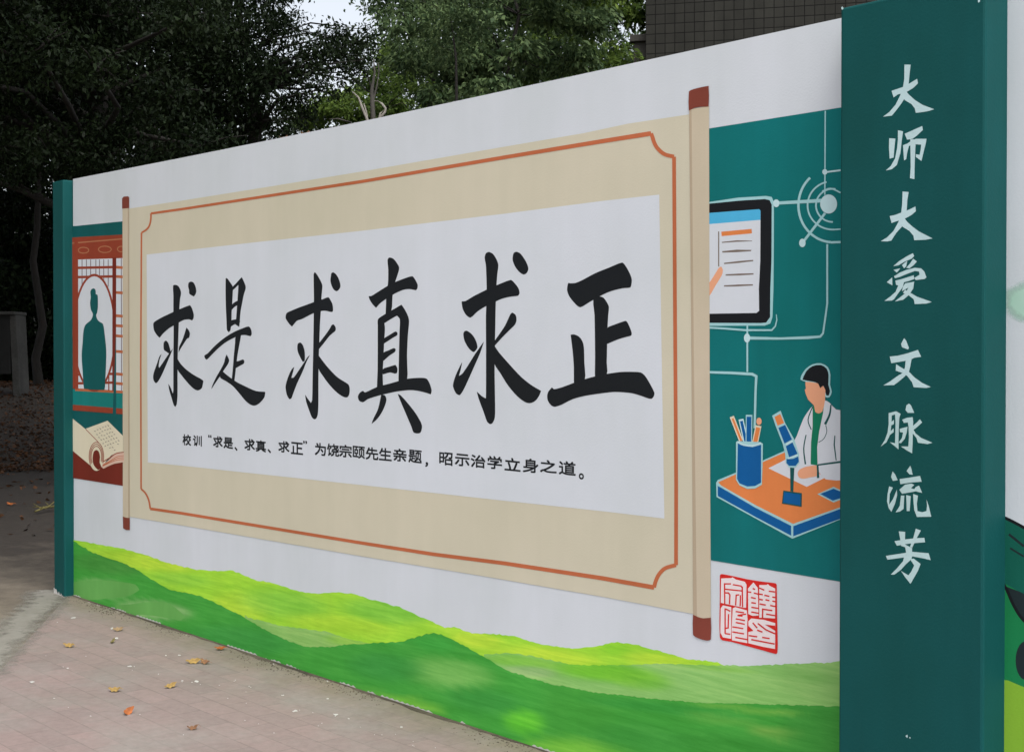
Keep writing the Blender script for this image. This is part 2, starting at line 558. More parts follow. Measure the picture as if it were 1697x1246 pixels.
XL = on_wall(121, 600).x
XR = on_wall(1391, 600, -0.12).x
XR2 = on_wall(1631, 600, -0.12).x
tops = [on_wall(*p) for p in [(121, 297), (300, 262), (600, 201.5), (1000, 115.5), (1391, 31)]]
base_z = -0.25
wall = thing("mural_wall", (-5.0, 0, 0), "long white boundary wall painted with a huge scroll bearing six black brush characters", "wall")
wall['kind'] = 'thing'
outline = [(XL, base_z), (XR + 0.02, base_z), (XR + 0.02, tops[-1].z)] + [(p.x, p.z) for p in reversed(tops)]
v, f = prism(outline, 0.0, 0.24)
o = link_mesh("wall_body", v, f, paint('white', None), wall); fix_normals(o)

# --- green hills along the foot
def curve_y(pts):
    P = np.array(pts, float)
    return lambda x: float(np.interp(x, P[:, 0], P[:, 1]))
T = curve_y([(110, 892), (123, 894.6), (152, 900), (198, 907.6), (245, 920.6), (281, 933.5), (323, 943), (359, 945.7), (385, 945), (405, 953),
             (424, 960.8), (455, 966), (484, 976), (515, 983), (535, 982), (559, 980.7), (588, 984), (625, 996), (664, 1006), (703, 1024.6),
             (737, 1039), (755, 1039), (784, 1049.5), (829, 1050.8), (855, 1054.7), (886, 1065), (928, 1071.7), (950, 1075), (990, 1070),
             (1021, 1063.6), (1056, 1068), (1096, 1079.6), (1136, 1091.5), (1183, 1095.5), (1202, 1102), (1400, 1112)])
F1 = curve_y([(110, 888), (122, 896), (152, 915), (204, 932), (230, 945), (256, 963), (276, 975), (333, 988), (359, 999.6), (401, 1020), (437, 1042),
              (476, 1060.6), (507, 1071), (546, 1071.7), (572, 1067.8), (625, 1065), (666, 1062.6), (693, 1054.7), (712, 1049), (721, 1048),
              (745, 1056), (768, 1069), (808, 1091), (834, 1108), (873, 1121), (912, 1133), (950, 1139), (984, 1147), (1056, 1154),
              (1109, 1160.4), (1175, 1164), (1250, 1166), (1400, 1170)])
M1 = curve_y([(405, 1018), (411, 1023), (463, 1036), (540, 1046), (559, 1053), (590, 1061), (620, 1067)])
M2 = curve_y([(800, 1084), (808, 1083.5), (847, 1081.5), (886, 1087), (950, 1101), (1000, 1102), (1098, 1099.5), (1189, 1102), (1247, 1102.5),
              (1321, 1099.5), (1348, 1097.6), (1366, 1098.7), (1400, 1094)])
BASE = curve_y([(100, 1080), (1400, 1560)])

def hill(name, x0, x1, top, bot, base, blobs, layer, rows=16, step=5.0):
    n = int((x1 - x0) / step) + 1
    X = np.linspace(x0, x1, n)
    v, cols, f = [], [], []
    rh = random.Random(int(x0) + rows)
    jit = [rh.uniform(-1.1, 1.1) for _ in X]
    for i, x in enumerate(X):
        t, b = top(x) + jit[i], bot(x)
        b = max(b, t + 0.5)
        for r in range(rows + 1):
            y = t + (b - t) * (r / rows) ** 1.4
            v.append(on_wall(x, y, -layer * 0.0004))
            c = np.array([lin(q) for q in base])
            for bx, by, sx, sy, col, a in blobs:
                q_ = ((x - bx) / sx) ** 2 + ((y - by + (x - bx) * -0.10) / sy) ** 2
                w = a * math.exp(-0.7 * q_ ** 2.6)
                c = c * (1 - w) + np.array([lin(q) for q in col]) * w
            cols.append(tuple(np.minimum(0.8, c / np.array(ELIGHT))) + (1.0,))
    R = rows + 1
    for i in range(n - 1):
        for r in range(rows):
            f.append((i * R + r, i * R + r + 1, (i + 1) * R + r + 1, (i + 1) * R + r))
    o = link_mesh(name, v, f, PAINT['hill'], wall)
    ca = o.data.color_attributes.new('pigment', 'FLOAT_COLOR', 'POINT')
    ca.data.foreach_set('color', np.array(cols, dtype=np.float32).ravel())
    return o
YEL, GRN = (172, 208, 60), (124, 190, 66)
hill("hill", 110, 1204, T, lambda x: F1(x) + 6, (150, 204, 58),
     [(240, 930, 90, 14, YEL, .9), (400, 1005, 45, 22, YEL, .8), (470, 1000, 70, 22, GRN, .8), (300, 960, 50, 10, GRN, .5),
      (640, 1012, 70, 20, GRN, .9), (560, 1035, 80, 14, YEL, .6), (790, 1062, 40, 12, YEL, .9), (900, 1090, 90, 18, YEL, .9),
      (1020, 1075, 26, 10, (130, 196, 50), .9), (1100, 1094, 60, 10, YEL, .9)], 1)['label'] = "yellow green far hill"
hill("hill", 406, 618, M1, lambda x: F1(x) + 6, (134, 180, 98), [(580, 1062, 40, 8, (140, 190, 70), .7)], 2, 6)['label'] = "pale sage slope"
hill("hill", 802, 1396, M2, lambda x: F1(x) + 6, (132, 182, 102),
     [(1000, 1112, 90, 16, (112, 184, 52), 1.0), (860, 1095, 60, 10, (118, 180, 66), .9), (1060, 1128, 50, 14, (110, 178, 54), .7),
      (1360, 1125, 60, 40, (128, 172, 98), .5), (880, 1112, 40, 8, (136, 172, 112), .8), (1180, 1106, 70, 5, (120, 176, 70), .6)], 2)['label'] = "sage green middle hill"
hill("hill", 110, 1396, F1, BASE, (64, 150, 58),
     [(170, 975, 40, 13, (128, 174, 108), 1.0), (255, 1010, 55, 13, (134, 176, 114), 1.0), (180, 935, 70, 16, (66, 134, 56), .8),
      (400, 1060, 90, 22, (58, 142, 62), .9), (740, 1115, 70, 22, (112, 174, 86), .95), (640, 1105, 60, 22, (58, 142, 62), .9),
      (720, 1066, 34, 12, (62, 156, 62), .9), (660, 1168, 70, 13, (118, 184, 66), .95), (600, 1145, 40, 10, (92, 166, 66), .6),
      (870, 1195, 34, 18, (92, 184, 52), 1.0), (800, 1160, 60, 20, (58, 142, 60), .9), (960, 1190, 60, 60, (66, 148, 56), .7),
      (960, 1250, 90, 24, (112, 182, 62), .95), (1100, 1172, 120, 9, (56, 144, 58), .9), (1190, 1190, 60, 6, (92, 160, 68), .8),
      (1290, 1214, 45, 10, (112, 164, 74), .95), (1230, 1240, 120, 24, (56, 136, 52), .8), (1060, 1225, 80, 24, (58, 140, 56), .8),
      (1360, 1210, 60, 60, (60, 138, 56), .8), (1240, 1174, 90, 4, (116, 170, 72), .6)], 3, 22, 4.0)['label'] = "dark green front hill"

Mural(layer=4).poly(sm([(112, 966), (160, 961), (200, 964), (224, 968), (231, 977), (214, 987), (186, 990), (150, 994), (112, 990)]), 'sage').build("hill", wall, "pale sage brush patch beside the end pillar")
Mural(layer=4).poly(sm([(190, 1003), (215, 1001), (248, 997), (278, 999), (290, 1006), (306, 1020), (300, 1028), (285, 1025), (255, 1020), (230, 1018), (212, 1022)]), 'sage').build("hill", wall, "pale sage brush patch at the wall foot")

# --- the scroll
top_tan = [(214, 346), (300, 333), (450, 309), (600, 284.5), (836, 243.5), (968, 221), (1040, 205.5), (1145, 189.5)]
bot_tan = [(1150, 1017), (1040, 996), (1000, 988.6), (802, 954.4), (600, 921.4), (300, 870), (215, 856)]
scroll = Mural(layer=4).poly(top_tan + bot_tan, 'tan').build("scroll", wall)
Mural(layer=5).poly([(243, 422), (420, 402), (600, 382.6), (836, 354.4), (1000, 333), (1092.5, 322.8), (1096, 560), (1101, 859),
                     (1000, 847), (836, 829.5), (600, 803.6), (300, 771.4), (245, 766)], 'paper').build("paper_panel", scroll)
bl = [(250, 354), (300, 347), (450, 324), (600, 301), (836, 261), (1000, 234), (1079, 221.5)]
arc1 = [(1079, 221.5), (1081.4, 228), (1085, 238.5), (1091, 247.6), (1101.6, 256), (1117, 260)]
right = [(1117, 260), (1118.5, 500), (1120.5, 800), (1120.3, 936)]
arc2 = [(1120.3, 936), (1102.6, 941), (1092, 951.4), (1086.5, 963), (1084, 973)]
bot = [(1084, 973), (1000, 958), (836, 933), (718, 918), (600, 899.5), (300, 850), (249, 842.7)]
arc3 = [(249, 842.7), (246.5, 828.6), (241, 817), (233.8, 810)]
left = [(233.8, 810), (233.2, 600), (234.4, 386)]
arc4 = [(234.4, 386), (243.4, 380), (248, 372.5), (250, 362), (250, 354)]
bd = Mural(layer=6)
bd.line(bl, [3.6, 4, 4.6, 5.2, 6.2, 7, 7.6], 'rust').line(smo(arc1), 6.4, 'rust').line(right, 6.2, 'rust').line(smo(arc2), 6.4, 'rust')
bd.line(bot, [7.4, 7, 6.4, 6, 5.4, 4.6, 4.4], 'rust').line(smo(arc3), 2.8, 'rust').line(left, 2.6, 'rust').line(smo(arc4), 2.8, 'rust')
bd.build("border_line", scroll)
Mural(layer=7).poly([(1142, 182), (1175, 176), (1176, 600), (1178, 1025), (1165, 1026), (1148.5, 1020), (1146, 600)], 'rod') \
    .poly([(1142, 184), (1146, 182), (1150, 600), (1155, 1022), (1148.5, 1019), (1146, 600)], 'tandark').build("roller", scroll, "thick roller at the scroll's near end")
Mural(layer=8).poly(sm([(1141.6, 184), (1141.6, 152), (1150, 148), (1160, 145.5), (1174.4, 142.8), (1174.4, 177), (1160, 177.5), (1150, 179.5)], 2), 'cap').build("roller_cap", scroll)
Mural(layer=8).poly(sm([(1148.5, 1018), (1157, 1022), (1166, 1024), (1178, 1023), (1178, 1059), (1171, 1061), (1157, 1057), (1148.5, 1051.5)], 2), 'cap').build("roller_cap", scroll)
Mural(layer=7).poly([(203, 343), (213.6, 343), (215, 860), (203.6, 858)], 'rod').poly([(211.6, 343), (213.8, 343), (215, 860), (212.6, 859)], 'tandark').build("roller", scroll, "thin roller at the scroll's far end")
Mural(layer=8).poly([(202.4, 346), (202.2, 329), (205, 326), (212, 325.5), (214, 327), (213.8, 345)], 'cap').build("roller_cap", scroll)
Mural(layer=8).poly([(203.4, 855.5), (209, 857.5), (215, 858), (215, 878), (209, 878), (204, 875)], 'cap').build("roller_cap", scroll)

BIG = []
BIG.append((240, 430, 0.21677, [
 [(335,180),(350,170),(370,175),(385,200),(394,240),(388,265),(375,283),(358,275),(340,262),(338,235),(331,205)],
 [(216,200),(232,194),(255,203),(272,232),(277,262),(270,300),(264,380),(260,480),(256,600),(252,720),(250,900),(250,1040),(244,1105),(234,1126),(222,1115),(205,1060),(185,990),(180,950),(200,985),(214,1025),(218,1000),(218,800),(220,600),(220,500),(218,380),(218,280)],
 [(64,495),(72,478),(120,448),(220,400),(290,370),(345,350),(360,372),(374,420),(372,450),(360,466),(340,458),(300,462),(250,488),(220,505),(180,530),(140,566),(113,598),(90,575),(70,540)],
 [(143,645),(150,626),(163,621),(178,637),(190,672),(198,712),(188,720),(165,705),(146,690)],
 [(215,680),(195,730),(170,790),(140,860),(115,910),(95,940),(82,945),(68,925),(63,895),(70,860),(95,790),(112,740),(128,722),(112,770),(106,815),(110,828),(130,800),(160,755),(190,712)],
 [(318,520),(338,545),(345,570),(337,600),(325,603),(300,640),(275,680),(258,710),(262,670),(285,620),(303,570)],
 [(250,760),(270,792),(310,835),(370,880),(446,925),(442,960),(434,985),(404,1001),(370,985),(330,945),(285,890),(250,840)]]))
BIG.append((240, 430, 0.21677, [
 [(618,145),(628,143),(650,172),(672,208),(670,300),(664,400),(662,470),(655,540),(642,556),(628,540),(625,480),(620,380),(617,260)],
 [(672,210),(700,180),(740,136),(758,170),(772,215),(758,265),(745,330),(732,400),(722,515),(705,505),(690,492),(697,460),(705,360),(712,260),(715,195),(690,220),(672,235)],
 [(664,350),(690,325),(740,305),(735,335),(690,360),(664,385)],
 [(655,470),(700,458),(728,470),(722,490),(690,494),(655,515)],
 [(455,735),(480,718),(530,665),(600,605),(680,555),(750,525),(795,512),(812,535),(817,570),(808,586),(770,578),(735,580),(690,595),(620,632),(560,680),(510,730),(475,765),(462,758)],
 [(695,590),(735,580),(725,640),(710,720),(700,800),(692,870),(684,935),(664,930),(672,840),(680,740),(690,640)],
 [(695,780),(720,775),(750,764),(760,775),(757,795),(735,808),(695,830)],
 [(625,728),(640,755),(645,775),(635,800),(605,845),(570,900),(535,950),(508,992),(515,965),(545,900),(580,840),(605,790),(615,750)],
 [(590,850),(612,870),(650,900),(700,935),(780,975),(850,1005),(920,1012),(915,1050),(890,1085),(860,1110),(832,1117),(800,1105),(765,1075),(720,1020),(670,965),(620,930),(575,900)]]))
BIG.append((460, 420, 0.24885, [
 [(355,150),(358,133),(370,126),(388,138),(405,165),(417,200),(418,225),(405,245),(392,252),(375,242),(360,215),(352,180)],
 [(240,140),(248,124),(265,145),(285,180),(298,213),(296,250),(292,300),(288,380),(282,480),(278,600),(274,700),(272,850),(272,1000),(268,1070),(258,1098),(244,1104),(228,1090),(205,1030),(190,985),(184,940),(200,965),(222,995),(230,975),(234,800),(238,600),(241,400),(242,300)],
 [(54,415),(60,398),(72,390),(130,365),(240,325),(300,305),(338,292),(352,310),(366,340),(369,385),(355,390),(320,382),(290,384),(240,398),(195,420),(160,438),(130,448),(110,470),(96,487),(78,470),(55,435)],
 [(131,625),(136,600),(152,593),(168,610),(180,650),(182,690),(180,715),(168,722),(150,690),(135,655)],
 [(216,676),(195,715),(165,790),(130,865),(105,930),(92,965),(78,970),(63,945),(53,895),(58,860),(75,810),(95,770),(111,755),(100,800),(92,828),(108,825),(140,780),(175,728),(200,690)],
 [(362,475),(375,474),(387,495),(385,515),(370,528),(345,550),(310,595),(268,645),(272,605),(305,560),(345,505)],
 [(270,675),(300,715),(345,770),(400,825),(470,870),(480,895),(478,935),(465,957),(440,955),(400,930),(350,880),(305,820),(272,765)]]))
BIG.append((460, 420, 0.24885, [
 [(732,45),(742,28),(770,35),(795,65),(810,97),(800,140),(785,185),(772,240),(765,290),(758,380),(720,410),(722,340),(725,270),(735,200),(737,110)],
 [(607,285),(625,283),(670,255),(735,215),(790,188),(850,165),(897,152),(915,172),(933,210),(930,235),(920,245),(880,238),(840,242),(780,268),(720,305),(680,335),(656,362),(630,335),(612,305)],
 [(668,440),(690,420),(750,385),(825,342),(845,370),(870,420),(876,455),(868,540),(862,680),(862,850),(806,870),(808,700),(812,520),(814,438),(795,415),(750,440),(710,465),(668,480)],
 [(668,440),(705,450),(715,500),(710,580),(705,700),(700,800),(702,900),(662,900),(666,780),(667,600)],
 [(705,570),(750,540),(785,520),(798,528),(796,545),(770,560),(705,602)],
 [(705,662),(740,645),(775,630),(786,638),(782,655),(745,680),(705,715)],
 [(702,770),(740,755),(785,742),(798,765),(795,795),(780,800),(750,792),(702,805)],
 [(535,955),(545,930),(568,915),(583,925),(660,890),(740,868),(862,835),(940,828),(990,832),(1010,860),(1026,910),(1020,938),(980,925),(900,910),(820,915),(740,930),(660,950),(600,970),(570,990),(545,982)],
 [(690,940),(715,945),(725,975),(712,1020),(690,1065),(660,1105),(626,1134),(640,1095),(665,1045),(680,990)],
 [(800,935),(820,945),(870,1000),(920,1065),(955,1125),(962,1155),(952,1192),(928,1198),(905,1190),(890,1150),(860,1080),(830,1010)]]))
BIG.append((740, 400, 0.24890, [
 [(440,110),(447,78),(465,70),(490,80),(520,120),(540,160),(544,190),(530,215),(510,221),(480,200),(455,165),(441,130)],
 [(254,110),(262,80),(283,71),(310,85),(335,125),(345,160),(338,220),(333,290),(328,400),(325,560),(322,700),(320,850),(322,1000),(324,1130),(320,1180),(305,1210),(290,1216),(270,1200),(245,1130),(215,1050),(202,1000),(235,1030),(262,1045),(263,900),(263,700),(262,500),(266,400),(267,300),(262,160)],
 [(101,400),(125,398),(180,365),(267,322),(335,292),(428,257),(455,280),(480,315),(486,345),(476,362),(430,368),(370,382),(325,402),(262,432),(205,468),(160,508),(130,490),(108,450),(102,420)],
 [(112,615),(120,598),(138,596),(170,620),(195,660),(206,705),(195,725),(180,737),(155,720),(128,680),(115,645)],
 [(248,668),(225,740),(190,820),(150,910),(120,975),(100,1010),(85,1024),(62,1010),(43,965),(48,930),(70,870),(104,803),(95,850),(83,895),(105,880),(140,830),(190,750)],
 [(425,485),(438,474),(460,490),(466,525),(455,555),(420,590),(370,640),(320,695),(318,668),(350,620),(390,560)],
 [(315,690),(350,740),(420,820),(500,905),(570,960),(629,995),(615,1030),(590,1062),(555,1077),(520,1068),(470,1030),(410,960),(360,880),(318,812)]]))
BIG.append((890, 410, 0.22472, [
 [(230,262),(245,265),(285,262),(340,238),(430,190),(530,150),(628,112),(655,140),(685,195),(699,240),(692,290),(680,298),(630,302),(540,325),(460,362),(380,408),(320,442),(290,425),(240,365),(222,320),(223,290)],
 [(415,380),(460,362),(490,372),(515,405),(530,440),(525,500),(520,595),(517,710),(514,850),(512,940),(428,960),(428,800),(424,500)],
 [(518,595),(570,570),(630,548),(658,543),(680,580),(698,630),(694,650),(640,665),(580,685),(515,712)],
 [(248,645),(270,641),(300,652),(325,675),(342,715),(347,760),(349,850),(351,980),(273,1005),(271,880),(262,760)],
 [(75,1090),(85,1060),(110,1032),(125,1045),(180,1032),(275,997),(350,972),(430,950),(512,933),(620,918),(700,917),(765,922),(795,945),(830,1000),(865,1070),(862,1095),(845,1115),(820,1113),(770,1095),(700,1075),(620,1067),(560,1066),(480,1075),(350,1095),(260,1120),(180,1160),(130,1175),(105,1165),(80,1130)]]))
for (ox, oy, sc, strokes), ch in zip(BIG, "求是求真求正"):
    mu = Mural(layer=6).frame(ox, oy, sc)
    for s_ in strokes: mu.poly(s_, 'ink', True)
    mu.build("brush_character", scroll)

T1 = [("校",95,140,64,92),("训",180,148,66,88),("“",280,110,24,20),("求",345,155,72,92),("是",428,165,72,92),("、",490,212,20,26),("求",600,178,80,94),
      ("真",690,190,78,96),("、",758,230,24,28),("求",875,195,84,94),("正",980,208,92,100),("”",1045,160,28,22),("为",1168,215,84,104),
      ("饶",1270,222,92,104),("宗",1370,230,96,104),("颐",1477,240,92,102),("先",1583,250,96,104),("生",1690,256,96,104)]
T2 = [("亲",110,165,102,106),("题",232,176,102,108),("，",325,240,20,36),("昭",480,195,102,108),("示",610,205,112,102),("治",738,215,112,106),
      ("学",872,225,112,108),("立",1015,240,122,108),("身",1160,250,120,118),("之",1303,256,128,106),("道",1455,270,130,116),("。",1568,335,36,48)]
for lst, ox, oy in ((T1, 290, 700), (T2, 640, 720)):
    for ch, x, y, w, h in lst:
        mu = Mural(layer=6).frame(ox, oy, 0.20625)
        for dx, dy in ((-1.6, -3.2), (1.6, 3.2), (1.6, -2.8), (-1.6, 2.8)):               # a loaded brush: thick strokes
            mu.glyph(ch, x + dx, y + dy, w * 1.03, h * 0.92, 0.10, 'ink', 0.0)
        mu.build("caption_character", scroll)

# --- study scene at the far end
A, B = (110, 360, 0.2407), (110, 650, 0.2007)
study = Mural(layer=3).poly([(112, 376), (203, 367), (204, 805), (112, 790.5)], 'tealdeep').build("study_scene", wall)
Mural(layer=4).frame(*A).poly([(10, 142), (390, 120), (390, 282), (80, 296), (60, 1180), (10, 1180)], 'brown') \
    .line([(10, 182), (385, 150)], 9, 'lightbrown') \
    .line(ell(118, 228, 36, 20), 7, 'lightbrown', True).line(ell(265, 222, 44, 22), 7, 'lightbrown', True).line(ell(378, 220, 26, 19), 7, 'lightbrown', True) \
    .build("carved_beam", study)
lw = Mural(layer=5).frame(*A).poly([(80, 292), (392, 282), (394, 1200), (80, 1182)], 'paper')
for x in (108, 138, 167, 203, 228, 257, 288): lw.line([(x, 292), (x, 478)], 6, 'line')
lw.line([(378, 284), (380, 1195)], 6, 'line').line([(292, 1060), (292, 1192)], 8, 'brown')
for x0, x1, y in ((80, 320, 346), (80, 320, 410), (80, 320, 1080), (80, 320, 1140)): lw.line([(x0, y + 3), (x1, y - 2)], 17, 'brown')
for y in (346, 410, 520, 680, 748, 818, 925, 1080, 1145): lw.line([(340, y - 2), (392, y + 2)], 19, 'rust')
lw.poly(ell(192, 795, 150, 405, 48), 'brown').poly(ell(192, 795, 136, 388, 48), 'paper')
lw.poly([(55, 170), (80, 170), (82, 760), (82, 1182), (56, 1182)], 'brown')
lw.poly([(317, 280), (343, 280), (342, 800), (340, 1200), (316, 1196)], 'darkbrown')
lw.poly([(325, 1180), (342, 800), (343, 1400), (318, 1400)], 'tealdeep')
lw.build("lattice_window", study)
Mural(layer=7).frame(*A).poly([(186,490),(197,495),(202,510),(203,530),(214,535),(217,560),(217,620),(211,660),(205,672),(208,690),(222,715),(252,735),(263,800),(274,900),(275,960),(270,1080),(262,1188),(122,1180),(112,1060),(105,950),(112,860),(118,780),(132,740),(165,712),(178,690),(182,665),(170,640),(163,590),(168,550),(165,515),(172,497)], 'tealdeep', True).build("robed_figure", study)
Mural(layer=5).frame(*A).poly([(10, 1180), (395, 1200), (395, 1345), (10, 1290)], 'teallight').line([(60, 1186), (394, 1203)], 18, 'rust').build("floor_band", study)
Mural(layer=6).frame(*B).line([(10, 122), (468, 158)], 46, 'brown').build("rail", study)
Mural(layer=5).frame(*B).poly([(8, 440), (62, 490), (240, 610), (300, 600), (400, 560), (470, 560), (470, 772), (8, 700)], 'darkbrown').build("table_cloth", study)
bk = Mural(layer=7).frame(*B)
bk.poly([(160,300),(340,234),(470,362),(474,500),(420,500),(370,520),(300,600),(270,540),(265,415)], 'cream')
bk.poly([(8,180),(62,225),(160,305),(265,412),(205,450),(188,520),(205,590),(240,638),(62,490),(8,445)], 'cream')
bk.poly(sm([(275,595),(330,575),(390,520),(430,500),(475,500),(475,575),(400,588),(340,612),(305,630)], 2), 'pinkpage')
for k in range(3): bk.line([(300, 600 + 4 * k), (370, 560 + 8 * k), (420, 530 + 14 * k), (474, 522 + 16 * k)], 5, 'rust', smooth=True)
bk.line([(290, 580), (350, 545), (410, 505), (474, 494)], 8, 'brown', smooth=True)
bk.poly(ell(248, 530, 60, 118, 30), 'cream')
for r in (1.0, 0.86, 0.72): bk.line(ell(248, 530, 60 * r, 118 * r, 26, math.pi * 0.8, math.pi * 2.15), 6, 'brown')
bk.poly(sm([(248,475),(268,490),(278,530),(275,580),(290,620),(262,640),(240,620),(222,590),(216,540),(226,490)], 2), 'darkbrown')
bk.line([(160, 305), (265, 412)], 5, 'brown')
rb = random.Random(5)
for c in range(6):
    for r in range(6 + (c % 3)):
        x = 235 + c * 22 + r * 17; y = 318 - c * 9 + r * 25
        if x > 440 or y > 480: continue
        bk.line([(x - 5, y + rb.uniform(-5, 5)), (x + 7, y + rb.uniform(-4, 8))], 5, 'lines')
bk.build("open_book", study)

# --- laboratory scene at the near end
C3, C4, C5 = (1130, 130, 0.23276), (1130, 400, 0.23276), (1130, 650, 0.21669)
lab = Mural(layer=3).poly([(1173, 213.6), (1389, 179.3), (1402, 177), (1402, 965), (1386, 962.4), (1178, 928)], 'teal').build("laboratory_scene", wall)
tb = Mural(layer=4).frame(*C3)
tb.poly([(150,890),(200,880),(400,850),(600,838),(640,845),(655,880),(655,1160),(652,1500),(645,1700),(630,1745),(590,1760),(150,1762)], 'outline')
tb.poly([(150,905),(200,892),(400,872),(590,860),(625,868),(640,900),(638,1300),(630,1500),(628,1700),(600,1738),(560,1742),(150,1740)], 'black')
tb.poly([(150,962),(550,932),(560,942),(558,1300),(548,1500),(550,1655),(530,1670),(150,1676)], 'paper')
tb.poly([(150,962),(550,932),(560,942),(559,1008),(150,1042)], 'skyblue')
tb.line([(282, 1108), (498, 1088)], 32, 'orange').line([(262, 1090), (262, 1340)], 8, 'lines')
for (xa, ya, xb, yb) in ((285,1168,500,1158),(287,1236,495,1222),(288,1172+66,490,1224),(290,1238,492,1226),(295,1238,490,1228)): pass
for (xa, ya, xb, yb) in ((285,1168,500,1158),(287,1234,495,1224)): tb.line([(xa, ya), ((xa+xb)/2, (ya+yb)/2 - 4), (xb, yb)], [7, 11, 4], 'lines')
tb.frame(*C4)
for (xa, ya, xb, yb) in ((290,76,492,66),(300,158,508,137),(312,240,510,232),(300,318,506,310)): tb.line([(xa, ya), ((xa+xb)/2, (ya+yb)/2), (xb, yb)], [9, 13, 9], 'lines')
tb.poly([(150,330),(190,300),(225,250),(262,190),(280,180),(292,205),(285,240),(240,315),(195,390),(150,420)], 'skin', True)
tb.build("tablet", lab)
nd = Mural(layer=5).frame(*C3)
nd.line([(1021, 232), (1018, 830)], 9, 'outline').line([(1025, 668), (1130, 655)], 12, 'pale').line([(690, 888), (1010, 870)], [22, 26], 'outline')
nd.line([(1020, 960), (860, 1170)], 18, 'outline')
cx, cy = 1075, 905
for rx, ry, a0, a1 in ((245, 262, 0.52, 1.27), (180, 172, 0.48, 1.42), (120, 118, 0.50, 1.55)):
    nd.line(ell(cx, cy, rx, ry, 40, math.pi * a0, math.pi * a1), 17 if rx > 200 else 12, 'outline')
nd.line([(1060, 1168), (1130, 1166)], 16, 'outline').line([(1070, 1078), (1130, 1074)], 10, 'outline').line([(1000, 805), (1060, 785), (1130, 815)], 11, 'outline', smooth=True)
nd.poly(ell(1045, 895, 60, 68), 'pale').poly(ell(1018, 667, 18, 20), 'pale').poly(ell(672, 890, 22, 28), 'pale').poly(ell(858, 1172, 23, 30), 'pale')
nd.line([(1035, 1180), (1035, 1600), (1022, 1700), (1005, 1815), (985, 1838), (900, 1845), (700, 1852), (480, 1848)], [13, 13, 13, 13, 16, 20, 16, 22], 'outline')
nd.frame(*C4)
nd.line([(466, 590), (466, 930)], 12, 'outline').poly(ell(464, 688, 22, 32), 'pale')
nd.line([(150, 930), (350, 936), (500, 945), (530, 960), (525, 1060), (518, 1330)], [16, 18, 20, 18, 16, 16], 'outline')
nd.line([(150, 612), (300, 620), (450, 632), (640, 632), (665, 605), (676, 560), (672, 520)], [12, 14, 14, 12, 10, 8, 5], 'outline')
nd.build("node_diagram", lab)
dk = Mural(layer=6).frame(*C5)
dk.poly([(262,690),(275,670),(420,610),(800,440),(1240,500),(1240,960),(845,1118),(265,800)], 'outline')
dk.poly([(278,686),(420,622),(800,452),(1240,520),(1240,868),(850,1005),(560,860),(300,712)], 'orange')
dk.poly([(274,715),(300,728),(560,880),(836,1020),(836,1095),(560,950),(275,792)], 'blue')
dk.poly([(852,1022),(1240,880),(1240,955),(852,1100)], 'blue')
dk.poly([(662,580),(800,510),(1010,600),(1100,650),(955,722)], 'coat')
dk.poly([(1036,778),(1160,722),(1240,760),(1240,810),(1160,842)], 'outline').poly([(1058,776),(1160,736),(1240,768),(1240,800),(1155,828)], 'blue')
dk.build("desk", lab)
cu = Mural(layer=8).frame(*C5)
for pts, w, k1, w2, k2 in (([(382,185),(455,372)], 34, 'cream', 16, 'orange'), ([(452,205),(490,380)], 38, 'pale', 22, 'blue'),
                           ([(514,172),(512,385)], 50, 'outline', 36, 'blue'), ([(586,255),(560,385)], 46, 'cream', 32, 'orange')):
    cu.line(pts, w, k1); q = [(pts[0][0] + (pts[1][0] - pts[0][0]) * .08, pts[0][1] + 14), pts[1]]; cu.line(q, w2, k2)
cu.poly(ell(590, 222, 20, 28), 'skin')
cu.poly([(414,380),(425,372),(600,380),(620,392),(618,540),(612,705),(560,735),(500,738),(440,710),(414,670)], 'outline')
cu.poly([(428,385),(470,408),(540,418),(606,400),(606,690),(560,716),(500,720),(440,695),(422,660)], 'blue', False)
cu.line([(425, 378), (470, 400), (540, 408), (605, 388)], 14, 'pale', smooth=True)
cu.build("pencil_cup", lab)
mi = Mural(layer=8).frame(*C5)
mi.poly([(690,178),(755,140),(790,235),(860,360),(895,470),(900,540),(870,575),(820,575),(795,540),(790,470),(770,390),(720,265)], 'outline')
mi.poly([(708,188),(752,165),(782,235),(732,255)], 'orange').poly([(738,272),(790,248),(842,360),(785,392)], 'blue')
mi.poly([(795,412),(846,382),(885,470),(820,496)], 'blue').poly([(800,510),(850,508),(890,490),(895,530),(870,562),(820,562),(800,540)], 'blue')
mi.line([(798, 398), (848, 372)], 14, 'pale').line([(812, 506), (886, 478)], 10, 'pale')
mi.poly([(828,575),(860,578),(852,760),(830,755)], 'bottle').poly([(776,750),(918,770),(916,875),(765,850)], 'bottle').poly([(782,762),(908,780),(905,864),(775,842)], 'blue')
mi.build("microscope", lab)
sc_ = Mural(layer=7).frame(*C5)
sc_.poly(sm([(840,420),(880,330),(930,200),(985,120),(1010,100),(1090,60),(1130,80),(1178,130),(1240,140),(1240,670),(1100,665),(1040,600),(1000,560),(940,600),(880,600),(870,480)], 2), 'coat')
sc_.poly([(1000,105),(1090,70),(1080,160),(1050,300),(1035,420),(1038,560),(985,550),(988,380),(1000,260)], 'shirt')
sc_.line([(1000, 110), (965, 210), (990, 285)], [8, 11, 8], 'bottle', smooth=True).line([(1140, 95), (1130, 170), (1095, 245)], [10, 14, 20], 'bottle', smooth=True)
sc_.line([(1100, 250), (1108, 300), (1085, 355), (1045, 382)], [6, 9, 9, 5], 'bottle', smooth=True).line([(950, 325), (932, 430), (945, 550)], [8, 16, 12], 'bottle', smooth=True)
